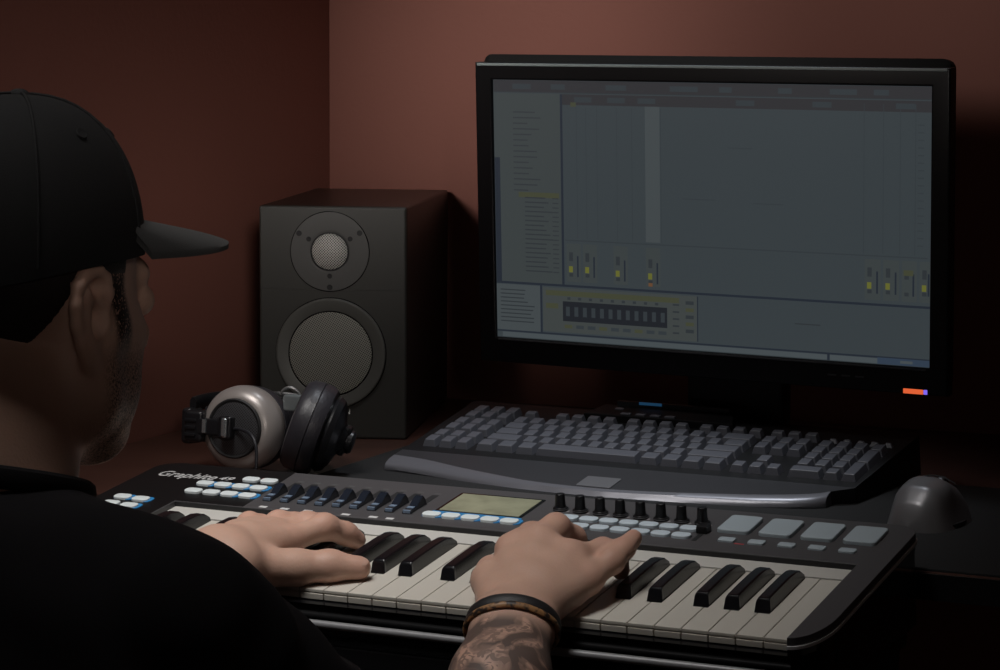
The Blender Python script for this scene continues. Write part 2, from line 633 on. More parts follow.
mb.lathe([(50.2, 1.0), (49.4, 2.6), (48, 3.2), (30, 4.6), (12, 5.3), (.5, 5.5)], 64)
mb.build('woofer_grille', perforated('grey_punched_grille', (.30, .30, .265), (.02, .02, .019), 2.3, .36, .5, 0, 30), wf)
gap_ring(WC, 50.4, 2.0, wf)
gap_ring(WC, 66.3, .3, wf)
mb = MB(SF)
text_mesh(mb, 'AN', 6.4, 96, 29.5, .1, width=13.5, thick=.4)
mb.build('maker_lettering', mat('white_print', (.8, .8, .77), .5), baf)
for x in (20, SW - 20):
    for z in (-20, -SD + 25):
        mb = MB(SF); mb.box((x - 9, -.01, z - 9), (x + 9, 1.5, z + 9), .5)
        mb.build('rubber_foot', M_blackm, spk)

# ------------------------------------------------------------------ computer keyboard
ky, kt = R(-1.4), R(8)
kx = Vector((math.cos(ky), math.sin(ky), 0))
kv = Vector((-math.sin(ky) * math.cos(kt), math.cos(ky) * math.cos(kt), math.sin(kt)))
KF = frame((35, 560, 14), kx, kv, kx.cross(kv))
pck = thing('computer_keyboard', 'black full-size computer keyboard with curved silver-edged palm rest before the monitor', 'computer keyboard', (300, 650, 2.3))
M_kb = mat('keyboard_body_plastic', (.006, .006, .007), .5, spec=.3, bump=.08, bscale=900)
M_pr = mat('palm_rest_plastic', (.032, .032, .036), .42, bump=.1, bscale=1200)
M_sil = mat('satin_grey_edge', (.17, .17, .19), .33, metal=.35)
M_key = mat('dark_grey_keycap', (.10, .104, .122), .4)
front = [(0, -4), (22, -7), (56, -13.5), (93, -22.5), (140, -32), (180, -39), (230, -43), (278, -44), (330, -39), (362, -34), (435, -23), (474, -13), (496, -3), (505, 6)]
def vfront(u):
    return float(np.interp(u, [p[0] for p in front], [p[1] for p in front]))
def vsil(u):
    return vfront(u) + float(np.interp(u, [0, 40, 90, 200, 350, 505], [24, 24, 19, 11, 11, 17]))
def flatten(z0):
    def f(co):
        if co.z < z0:
            co.z = z0
        return co
    return f
us = list(np.linspace(0, 505, 60))
mb = MB(KF)
rows = []
for fn in range(9):
    row = []
    for u in us:
        vf, vsx = vfront(u), vsil(u)
        p = [(vf + 2, -40), (vf + .2, -13.5), (vf, -9), (vf + 1.2, -6), (vf + 3.5, -3.4), ((vf + vsx) / 2, -1.2), (vsx, -.1), (vsx + .1, -4), (vsx + .2, -40)][fn]
        row.append((u, p[0], p[1]))
    rows.append(row)
mb.grid(rows)
for side in (0, -1):
    mb.add([r_[side] for r_ in rows], [tuple(range(len(rows)))])
mb.build('silver_edge', M_sil, pck, post=flatten(2.3))
mb = MB(KF)
poly = [(u, vsil(u) + .15) for u in us] + [(524.5, 41), (-.5, 41)]
mb.prism(poly, -60, 0, .6)
pr = mb.build('palm_rest', M_pr, pck, post=flatten(2.4))
mb = MB(KF)
mb.prism([(-1, 41.3), (525, 41.3), (534, 240), (528, 246), (-7, 246), (-12, 241)], -70, 0, 1.5)
mb.build('body', M_kb, pck, post=flatten(2.4))
mb = MB(KF)
mb.prism(rrect(243, -31, 282, 2, 2), -.2, 1.2, .4)
mb.build('metal_badge', mat('brushed_badge', (.3, .3, .32), .3, metal=.6), pr)
mb = MB(KF)        # hinged display lid at the back
mb.prism([(150, 201), (332, 201), (318, 243), (160, 243)], -2, 9, 2)
lid = mb.build('display_lid', M_kb, pck)
mb = MB(KF)
mb.box((176, 238, 7), (314, 243, 15), 1.5)
mb.box((166, 233, -2), (316, 242, 8), 1)
mb.build('lid_edge', mat('lid_edge_grey', (.05, .055, .065), .35), lid)
mb = MB(KF)
mb.box((204, 237.2, 12), (232, 238.4, 15.2), .3)
mb.build('lid_display', emis('blue_lid_glow', (.008, .035, .075), 1.0), lid)
for k in range(4):
    mb = MB(KF); mb.box((195 + k * 18, 203, 8.6), (207 + k * 18, 209, 10.8), .6)
    mb.build('lid_button', M_key, lid)
mb = MB(KF); mb.box((180, 222, 8.6), (190, 228, 10.2), .6)
mb.build('lid_button', M_key, lid)

def kcap(name, u, v, w, d=17.6, h=7.8):
    mb = MB(KF)
    x0, x1, y0, y1 = u + 1.7, u + w - 1.7, v + 1.3, v + d - 1.3
    b = bmesh.new()
    bot = [(x0, y0), (x1, y0), (x1, y1), (x0, y1)]
    top = [(x0 + 2.3, y0 + 2.6), (x1 - 2.3, y0 + 2.6), (x1 - 2.3, y1 - 1.0), (x0 + 2.3, y1 - 1.0)]
    vb = [b.verts.new((*p, .1)) for p in bot]
    vt = [b.verts.new((*p, h if i < 2 else h + .8)) for i, p in enumerate(top)]
    b.faces.new(vt); b.faces.new(vb[::-1])
    for i in range(4):
        b.faces.new((vb[i], vb[(i + 1) % 4], vt[(i + 1) % 4], vt[i]))
    b.normal_update()
    bmesh.ops.bevel(b, geom=[e for e in b.edges if any(v_ in vt for v_ in e.verts)], offset=.9, segments=2, profile=.5, affect='EDGES', clamp_overlap=True)
    mb._dump(b)
    return mb.build(name, M_key, pck)
P = 19.55
PV = 23.0
u0k, v0k = 80, 57
rows_k = [
    [1.25, 1.25, 1.25, 'S6.25', 1.25, 1.25, 1.25, 1.25],
    [2.25] + [1] * 10 + [2.75],
    [1.75] + [1] * 11 + [2.25],
    [1.5] + [1] * 12 + [1.5],
    [1] * 13 + [2]]
for j, row in enumerate(rows_k):
    u = u0k
    for w in row:
        if isinstance(w, str):
            kcap('space_bar', u, v0k + j * PV, 6.25 * P, PV); u += 6.25 * P
        else:
            kcap('key', u, v0k + j * PV, w * P, PV); u += w * P
vF = v0k + 5 * PV + 10
kcap('escape_key', u0k, vF, P, 15)
for g in range(3):
    for k in range(4):
        kcap('function_key', u0k + P * (2 + g * 4.5 + k), vF, P, 15)
uN = u0k + 15 * P + 6
for k in range(3):
    kcap('navigation_key', uN + k * P, vF, P, 15)
    kcap('arrow_key', uN + k * P, v0k, P, P)
    for j in (3, 4):
        kcap('navigation_key', uN + k * P, v0k + j * PV, P, PV)
kcap('arrow_key', uN + P, v0k + PV, P, PV)
uP = uN + 3 * P + 6
kcap('keypad_key', uP, v0k, 2 * P, P); kcap('keypad_key', uP + 2 * P, v0k, P, P)
for j in range(1, 4):
    for k in range(3):
        kcap('keypad_key', uP + k * P, v0k + j * PV, P, PV)
for k in range(4):
    kcap('keypad_key', uP + k * P, v0k + 4 * PV, P, PV)
kcap('keypad_key', uP + 3 * P, v0k, P, 2 * PV); kcap('keypad_key', uP + 3 * P, v0k + 2 * PV, P, 2 * PV)
for k in range(5):
    kcap('media_key', uP + 2 + k * 15.5, vF + 2, 14, 9, 4)
for g in range(3):
    for j in range(2):
        for k in range(3):
            kcap('macro_key', 14 + k * 20, v0k + (g * 2 + j) * PV + g * 5, P, PV)

# ------------------------------------------------------------------ piano keyboard (MIDI controller)
tl = R(6.8)
PF = frame((0, 0, 0), Vector((1, 0, 0)), Vector((0, math.cos(tl), math.sin(tl))), Vector((0, -math.sin(tl), math.cos(tl))))
pno = thing('piano_keyboard', 'long black electronic piano keyboard with white pads and knobs, played by the man', 'piano keyboard', (310, 150, -47))
M_pan = mat('panel_dark_grey', (.062, .059, .062), .48, bump=.05, bscale=1500)
M_trim = mat('silver_trim', (.55, .55, .57), .4, metal=.2)
M_white = mat('ivory_white_key', (.60, .57, .51), .32, spec=.5)
M_bkey = mat('black_key_gloss', (.006, .006, .008), .26, spec=.55)
M_pill = mat('milky_white_button', (.72, .78, .79), .4)
M_pillg = mat('grey_white_button', (.52, .6, .66), .4)
M_blue = mat('blue_led_glow', (.03, .22, .48), .4, emit=(.02, .16, .4), estr=.12)  # blue colour painting LED light that leaks round buttons and display
M_pad = mat('grey_blue_rubber_pad', (.36, .42, .46), .55)
M_print = mat('pale_print', (.6, .6, .6), .5)
W = 23.57
def arc(cx, cy, ru, rv, a0, a1, n=10):
    return [(cx + ru * math.cos(R(a0 + (a1 - a0) * k / n)), cy + rv * math.sin(R(a0 + (a1 - a0) * k / n))) for k in range(n + 1)]
def outline(off, notch):
    o = off
    pts = []
    pts += arc(684, 50, 24 + o, 61 + o, -90, 0)
    pts += arc(684, 280, 24 + o, 23 + o, 0, 90)
    pts += arc(-60, 280, 27 + o, 23 + o, 90, 180)
    pts += arc(-52, 38, 35 + o, 49 + o, 180, 270)
    if notch:
        pts += [(-1.5, -11 - o), (-1.5, 183), (683.3, 183), (683.3, -11 - o)]
    return pts
mb = MB(PF); mb.prism(outline(0, True), -1, 6, 1.6, 3); mb.build('control_panel', M_pan, pno)
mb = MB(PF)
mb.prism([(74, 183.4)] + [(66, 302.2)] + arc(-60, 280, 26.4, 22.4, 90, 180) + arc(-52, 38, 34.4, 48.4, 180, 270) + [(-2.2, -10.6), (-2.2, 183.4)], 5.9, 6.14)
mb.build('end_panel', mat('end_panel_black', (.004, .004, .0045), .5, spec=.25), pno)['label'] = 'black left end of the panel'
mb = MB(PF); mb.box((-1.6, 182.2, -1.2), (683.4, 182.9, 5.2)); mb.build('panel_shadow_strip', M_blackm, pno)  # black strip painting the shadow gap below the panel's front edge
mb = MB(PF); mb.prism(outline(1.5, True), -3.8, -1, .5); mb.build('silver_trim', M_trim, pno)
mb = MB(PF); mb.prism(outline(-.5, True), -10, -3.6)
mb.prism(outline(-1, False), -120, -10)
def case_post(co):
    co.z = max(co.z, -47)
    co.y = min(co.y, 302.5)
    return co
mb.build('case', M_blackg, pno, post=case_post)
mb = MB(PF)
mb.tube([(u, -12.5, -27 + .3 * math.sin(u / 90)) for u in np.linspace(-20, 684, 30)], 3.6, 12)
mb.build('front_lip_highlight', mat('front_lip_highlight_grey', (.24, .24, .25), .36, metal=.2), pno)  # grey tube painting the highlight along the case's rounded lower lip
mb = MB(PF)
mb.box((-1.4, 155.2, -9), (683.2, 186, .6), .5)
mb.build('key_strip', mat('pale_key_strip', (.56, .545, .51), .5), pno)
mb = MB(PF); mb.box((-1.45, -6, -9.5), (-.5, 183, -1.5)); mb.build('key_cheek', mat('pale_cheek', (.35, .34, .32), .5), pno)

bc = [0.90, 2.10, 3.857, 5.0, 6.14]
bpos = [o * 7 + c for o in range(4) for c in bc]
BH = 6.9
for i in range(29):
    x0, x1 = i * W + .35, (i + 1) * W - .35
    poly_l, poly_r = x0, x1
    for c in bpos:
        bx = c * W
        if x0 < bx + BH and bx < x0 + 9: poly_l = max(x0, bx + BH)
        if x1 > bx - BH and bx > x1 - 9: poly_r = min(x1, bx - BH)
    def shape(f):
        pts = [(x0, f), (x1, f)]
        if poly_r < x1: pts += [(x1, 55), (poly_r, 55)]
        pts += [(poly_r, 153.5), (poly_l, 153.5)]
        if poly_l > x0: pts += [(poly_l, 55), (x0, 55)]
        return pts
    mb = MB(PF)
    L = None
    mb.prism(shape(0), -2.6, 0, .7, 2, L)
    mb.prism(shape(1.6), -9.2, -2.6, 0, 2, L)
    mb.box((x0 + .3, -.6, -9.2), (x1 - .3, 2.2, -4.0), .4, 2, L)
    mb.build('white_key', M_white, pno)
for c in bpos:
    cx = c * W
    mb = MB(PF)
    prof = [(57, -3, 6.6), (58, 1, 6.55), (60.0, 8.6, 5.7), (61.5, 10.6, 5.0), (64, 11.4, 4.7), (90, 11.9, 4.7), (118, 12.0, 4.7), (134, 11.2, 4.8), (145, 8.6, 5.2), (152, 4.0, 5.8), (153.2, -3, 6.2)]
    rows = []
    for v, h, hw in prof:
        zt = h
        rows.append([(cx - 6.6, v, -3), (cx - 6.55, v, min(0, zt)), (cx - hw - .5, v, max(-2.9, zt - 1.0)), (cx - hw + .9, v, zt), (cx + hw - .9, v, zt), (cx + hw + .5, v, max(-2.9, zt - 1.0)), (cx + 6.55, v, min(0, zt)), (cx + 6.6, v, -3)])
    mb.grid(rows)
    mb.add(rows[0], [tuple(range(8))]); mb.add(rows[-1], [tuple(range(8))[::-1]])
    mb.build('black_key', M_bkey, pno)

def pill(u, v, w=18, d=12.6, h=2.8, m=None, rim=False, z=6, rad=None, name='button'):
    mb = MB(PF)
    rad = rad or min(w, d) * .40
    mb.prism(rrect(u - w / 2, v - d / 2, u + w / 2, v + d / 2, rad), z - .5, z + h, .9, 3)
    o = mb.build(name, m or M_pill, pno)
    if rim:
        mb = MB(PF)
        mb.prism(rrect(u - w / 2 - .6, v - d / 2 + .5, u + w / 2 + 2.4, v + d / 2 + 3.6, rad), z - .5, z + .9, .3)
        mb.build('button_glow', M_blue, o)['label'] = 'blue plate painting the LED glow behind a white button'
    return o
for k in range(2):
    pill(-56.5 + 21.8 * k, 154.5 - 2 * k, rim=(k == 1)); pill(-57 + 21.8 * k, 176.5 - 2 * k, rim=True)
for k in range(4):
    pill(.8 + 20.2 * k, 214, rim=k >= 2); pill(-1.3 + 20.2 * k, 240, rim=True)
for k in range(2):
    pill(37.3 + 20.3 * k, 264.4)
for k in range(5):
    pill(263.2 + 20 * k, 209, rim=True)
for k in range(7):
    pill(392 + 19.8 * k, 235.5, m=M_pillg)
for k in range(6):
    pill(411.3 + 19.9 * k, 213.8, m=M_pillg)
for k in range(5):
    pill(553.8 + 27.9 * k, 214.8, 15.5, 10.5, 2, M_pad, rad=2.4)
for k in range(4):
    a = 538.3 + 39.2 * k
    mb = MB(PF)
    mb.prism([(x, y) for x, y in rrect(a - 2, 235, a + 28.5, 281, 4.5)], 5.5, 9.6, 1.2, 3)
    mb.build('pad', M_pad, pno)
mb = MB(PF); mb.box((563, 207.4, 5.9), (572, 208.8, 6.4)); mb.build('red_mark', mat('red_print', (.3, .05, .05), .5, emit=(.3, .03, .04), estr=.25), pno)
mb = MB(PF); mb.box((45, 271, 5.9), (53, 274, 6.8), .3); mb.build('red_light', emis('red_led', (.8, .04, .06), .6), pno)
# display
mb = MB(PF); mb.prism(rrect(259, 222.5, 348, 285, 2), 5.8, 6.5, .3); lf = mb.build('display', M_blackg, pno)
M_lcd = mat('green_grey_lcd', (.22, .22, .15), .35, emit=(.11, .112, .075), estr=.5, var=.75, vscale=45)
mb = MB(PF); mb.prism([(262.5, 226.5), (344.5, 226.5), (344.5, 281), (262.5, 281)], 6.4, 6.9); mb.build('display_glass', M_lcd, lf)
mb = MB(PF); mb.box((258, 219.8, 6), (350, 222.4, 7.0), .3); mb.build('display_glow', M_blue, lf)
# nine faders
for k in range(9):
    u = 87 + 18.85 * k
    mb = MB(PF); mb.box((u - 3.6, 206, 5.7), (u + 3.6, 270, 6.25), .1); fd = mb.build('fader', M_blackm, pno)
    mb = MB(PF)
    prof = [(207, 6.3, 5.0), (207.5, 8, 4.8), (210, 10, 4.4), (216, 9.4, 4.2), (222, 10.5, 4.2), (231, 15.0, 4.2), (236, 16, 4.2), (239, 12, 4.6), (241, 6.3, 5.0)]
    rows = [[(u - hw, v, 6.2), (u - hw, v, h - .6), (u - hw + .8, v, h), (u + hw - .8, v, h), (u + hw, v, h - .6), (u + hw, v, 6.2)] for v, h, hw in prof]
    mb.grid(rows); mb.add(rows[0], [tuple(range(6))]); mb.add(rows[-1], [tuple(range(6))[::-1]])
    mb.build('fader_cap', mat('fader_cap_blue_black', (.012, .016, .026), .22, spec=.8), fd, angle=25)
    mb = MB(PF); mb.box((u - 3.8, 206.6, 6.6), (u + 3.8, 208.4, 9.6), .3)
    mb.box((u - 3.4, 214, 8.8), (u + 3.4, 219, 10.2), .3)
    mb.build('fader_highlight', mat('pale_blue_highlight', (.17, .23, .32), .35), fd)  # pale blue blocks painting the highlights on the fader cap
# eight rotary knobs
for k in range(8):
    u, v = 373 + 20.4 * k, 260 - .6 * k
    mb = MB(PF @ T(u, v, 6))
    mb.lathe([(7.4, 0), (7.4, 1.6), (6.9, 2.6), (5.4, 3.2), (4.9, 6), (4.5, 14.6), (4.0, 15.6), (3.4, 16)], 28, cap0=False)
    kn = mb.build('knob', M_black, pno)
    mb = MB(PF @ T(u, v, 6))
    mb.lathe([(7.5, 1.1), (7.7, 1.5), (7.5, 1.9)], 28, cap0=False, cap1=False)
    mb.build('knob_ring', mat('knob_ring_grey', (.12, .12, .13), .35), kn)
    mb = MB(PF); mb.prism([(u + 9 + 1.4 * math.cos(a), v - 3 + 2.4 * math.sin(a)) for a in np.linspace(0, 6.28, 12, endpoint=False)], 5.9, 6.2)
    mb.build('knob_print', mat('knob_print_grey', (.2, .19, .19), .5), kn)
mb = MB(PF); mb.box((523, 206, 5.7), (527.5, 246, 6.3), .1); fd = mb.build('slider', M_blackm, pno)
mb = MB(PF); mb.box((520, 226, 6.1), (530.5, 240, 13), 1.2); mb.build('slider_cap', M_black, fd)
# wheels on the left
for x in (-62, -36):
    mb = MB(PF); mb.prism(rrect(x - 9, 58, x + 9, 134, 4), 5.7, 6.3); wl_ = mb.build('wheel_slot', M_blackm, pno)
    mb = MB(PF @ T(x - 7, 96, -22) @ Matrix.Rotation(R(90), 4, 'Y'))
    mb.lathe([(36, 0), (37, .8), (37, 13.2), (36, 14)], 48); mb.build('wheel', M_black, wl_)
mb = MB(PF); mb.box((-48.5, 118, 6), (-46.5, 140, 6.6), .2); mb.build('silver_mark', M_print, pno)
# printed marks
mb = MB(PF)
for px, wd_ in ((17.6, 9), (45, 9), (89, 8), (112, 9), (137, 9), (178, 9), (207, 9), (225, 8)):
    mb.box((px, 186.6, 5.9), (px + wd_, 191.5, 6.12))
mb.build('printed_labels', M_print, pno)
mb = MB(PF)
text_mesh(mb, 'Graphite', 17, -68, 256, 6.02, width=66, thick=.25, shear=.25, bold=.012)
text_mesh(mb, '49', 11, 1, 259, 6.02, width=16, thick=.25, shear=.2, bold=.012)
mb.build('name_lettering', mat('silver_print', (.55, .55, .55), .4), pno)
mb = MB(PF)
for k in range(9):
    mb.box((84 + 18.85 * k, 274, 5.95), (91 + 18.85 * k, 276.5, 6.1))
mb.build('fader_print', mat('dim_print', (.10, .10, .10), .5), pno)

# ------------------------------------------------------------------ headphones
hp = thing('headphones', 'silver and black studio headphones lying on the desk before the loudspeaker', 'headphones', (-70, 500, 0))
M_hpsil = mat('headphone_silver', (.42, .38, .36), .34, metal=.35)
M_pad2 = mat('black_leather_pad', (.03, .028, .034), .4, bump=.35, bscale=260)
M_hpb = mat('headphone_black', (.012, .012, .014), .3)
def axis_frame(c, d, up=(0, 0, 1)):
    z = Vector(d).normalized(); x = Vector(up).cross(z).normalized(); y = z.cross(x)
    return frame(c, x, y, z)
cL = Vector((-104, 484, 50)); dL = Vector((.02, -.98, .10))       # outer face of the near cup
LF = axis_frame(cL, dL)
mb = MB(LF)
mb.lathe([(44, -20), (46.5, -14), (47, -6), (46, 2), (42, 9), (36, 13), (31, 14.2)], 64, cap0=False)
cup = mb.build('ear_cup', M_hpsil, hp); cup['label'] = 'silver near ear cup'
mb = MB(LF)
mb.lathe([(33, 12), (33, 15.4), (31.5, 16.8), (29.6, 16.2), (29, 14)], 56, cap0=False, cap1=False)
mb.build('cup_ring', M_blackm, cup)
mb = MB(LF)
mb.lathe([(31, 14.0), (29, 15.4), (22, 17), (14, 18.4), (6, 19), (.5, 19.2)], 48)
mb.build('cup_grille', perforated('dark_cup_mesh', (.07, .07, .075), (.006, .006, .007), 2.2, .3, .35, .2), cup)
mb = MB(LF)
mb.lathe([(40, -19), (44.5, -21), (46, -27), (45, -34), (42, -38), (34, -39), (28, -34)], 64, cap0=True, cap1=True)
mb.build('ear_pad', M_pad2, hp)
mb = MB(LF @ T(0, 0, 17))
mb.box((-14, -12, -2), (3, 14, 12), 3.8, 3)
yk = mb.build('pivot_block', M_hpb, cup)
mb = MB(LF @ T(-13.2, 0, 20)); mb.box((4, -10, 1), (12, 12, 10.5), 3, 3)
mb.build('pivot_clip', mat('chrome_clip', (.5, .54, .56), .15, metal=.8), yk)
# hanger arm and pivot at the left
mb = MB(LF)
mb.box((-44, -9, 9), (-12, 9, 20), 2.5)
mb.box((-62, -18, -2), (-38, 17, 19), 5, 3)
mb.box((-69, -21, -16), (-55, 19, 13), 5, 3)
for k_ in (-12, -4, 4):
    mb.box((-60, k_, 18), (-46, k_ + 4, 20.5), 1)
mb.build('hanger', M_hpb, hp)
mb = MB(LF); mb.box((-37, -7, 19), (-32, 8, 21.6), .8); mb.build('hanger_clip', mat('chrome_clip2', (.5, .54, .56), .2, metal=.8), hp)
cR = Vector((-10, 508, 47)); dR = Vector((.88, .33, -.34))        # outer face of the far cup looks right
RF = axis_frame(cR, dR)
mb = MB(RF)
mb.lathe([(41, -3), (43, 2), (40, 8), (30, 13), (20, 16), (17, 18), (15, 22), (.5, 23)], 56, cap0=False)
cu2 = mb.build('ear_cup', M_hpb, hp); cu2['label'] = 'black far ear cup'
mb = MB(RF)
mb.lathe([(30, -34), (38, -39), (46, -37), (50.5, -31), (51, -24), (51.6, -19), (50.4, -18.4), (51.4, -17.6), (51, -10), (48, -4), (40, -2)], 64)
mb.build('ear_pad', M_pad2, hp)
mb = MB(RF)
mb.lathe([(13, 20), (13, 28), (10.5, 31), (1, 32)], 32)
mb.box((-11, -17, 16), (11, 17, 25), 4)
mb.build('pivot_block', M_hpb, cu2)
# headband: two thin bands behind, lying towards the left wall
def bez3(a, b, c, d, n=28):
    out = []
    for k in range(n + 1):
        t = k / n
        out.append(a * (1 - t) ** 3 + b * 3 * t * (1 - t) ** 2 + c * 3 * t * t * (1 - t) + d * t ** 3)
    return out
pA = LF @ Vector((-60, 0, 0)); pB = RF @ Vector((0, 0, 20))
for dz, m_, nme, r_ in ((12, M_hpb, 'headband', 4), (-4, M_hpb, 'headband_wire', 2.2)):
    mb = MB()
    path = bez3(Vector((pA.x, pA.y, 60 + dz)), Vector((-185, 590, 62 + dz)), Vector((-60, 660, 50 + dz)), Vector((pB.x - 14, pB.y + 16, 42 + dz)))
    mb.tube(path, r_, 10, flat=2.2 if nme == 'headband' else 1)
    mb.build(nme, m_, hp)
mb = MB()
mb.tube(bez3(Vector((pA.x + 12, pA.y + 8, 58)), Vector((-150, 570, 60)), Vector((-60, 620, 52)), Vector((pB.x - 20, pB.y + 18, 44))), 2, 10, flat=6)
mb.build('head_strap', M_pad2, hp)
mb = MB()
mb.tube(bez3(Vector((-62, 498, 88)), Vector((-58, 500, 100)), Vector((-46, 506, 98)), Vector((-42, 508, 84)), 12), 1.6, 8)
mb.build('pad_wire', mat('wire_grey', (.2, .2, .2), .3, metal=.5), hp)
mb = MB()
mb.box((-60, 498, 70), (-38, 510, 88), 3)
mb.build('bridge_plate', mat('pale_bridge', (.25, .28, .29), .3, metal=.4), hp)
mb = MB()
s0 = LF @ Vector((1, 0, 20))
mb.tube(bez3(s0, s0 + Vector((34, -12, 4)), Vector((-58, 446, 44)), Vector((-62, 440, 3)), 20) + bez3(Vector((-62, 440, 3)), Vector((-62, 420, 2)), Vector((-20, 400, 2)), Vector((10, 440, 2.6)), 16)[1:], 1.8, 8)
mb.build('cable', mat('dark_cable', (.02, .02, .024), .35), hp)

# ------------------------------------------------------------------ mouse
ms = thing('computer_mouse', 'dark silver computer mouse on the black mat right of the keyboards', 'mouse', (665, 520, 2.2))
msa = R(-8)
MSF = frame((657, 522, 2.2), Vector((math.cos(msa), math.sin(msa), 0)), Vector((-math.sin(msa), math.cos(msa), 0)), Vector((0, 0, 1)))
M_ms = mat('mouse_dark_silver', (.24, .235, .245), .34, metal=.4)
def mouse_sec(v):
    t = (v + 55) / 110
    hw = 36 * (max(0, 1 - abs(2 * t - 1) ** 3.2)) ** .5 * (1 - .10 * math.sin(math.pi * t)) + .6
    hh = np.interp(t, [0, .06, .2, .45, .7, .9, 1], [6, 26, 42, 48, 38, 24, 8])
    return hw, hh
mb = MB(MSF)
rows = []
for v in np.linspace(-55, 55, 34):
    hw, hh = mouse_sec(v)
    row = []
    for a in np.linspace(0, 180, 22):
        c, s_ = math.cos(R(a)), math.sin(R(a))
        x = hw * math.copysign(abs(c) ** .7, c)
        z = hh * s_ ** .75
        x *= 1 - .13 * math.sin(math.pi * min(1, z / 46)) * (1 if z < 38 else .6)
        row.append((x, v, z))
    rows.append(row)
mb.grid(rows)
mb.add(rows[0], [tuple(range(22))]); mb.add(rows[-1], [tuple(range(22))[::-1]])
shell = mb.build('shell', M_ms, ms)
mb = MB(MSF); mb.prism([(34 * math.cos(a), 52 * math.sin(a)) for a in np.linspace(0, 2 * math.pi, 40, endpoint=False)], 0, 5, 1); mb.build('base', M_blackm, ms)
mb = MB(MSF @ T(-3.5, 30, 32) @ Matrix.Rotation(R(90), 4, 'Y')); mb.lathe([(9.5, 0), (11, 1.5), (11, 5.5), (9.5, 7)], 28)
mb.build('scroll_wheel', mat('wheel_metal', (.3, .3, .32), .25, metal=.8), ms)
mb = MB(MSF)
mb.tube([(x, 12 - abs(x) * .1, 46.2 - x * x * .012) for x in np.linspace(-22, 22, 12)], .8, 6)
mb.build('button_seam', M_blackm, ms)
mb = MB(MSF); mb.box((-35, -6, 16), (-27, 26, 28), 3.5, 3); mb.build('side_button', M_black, ms)

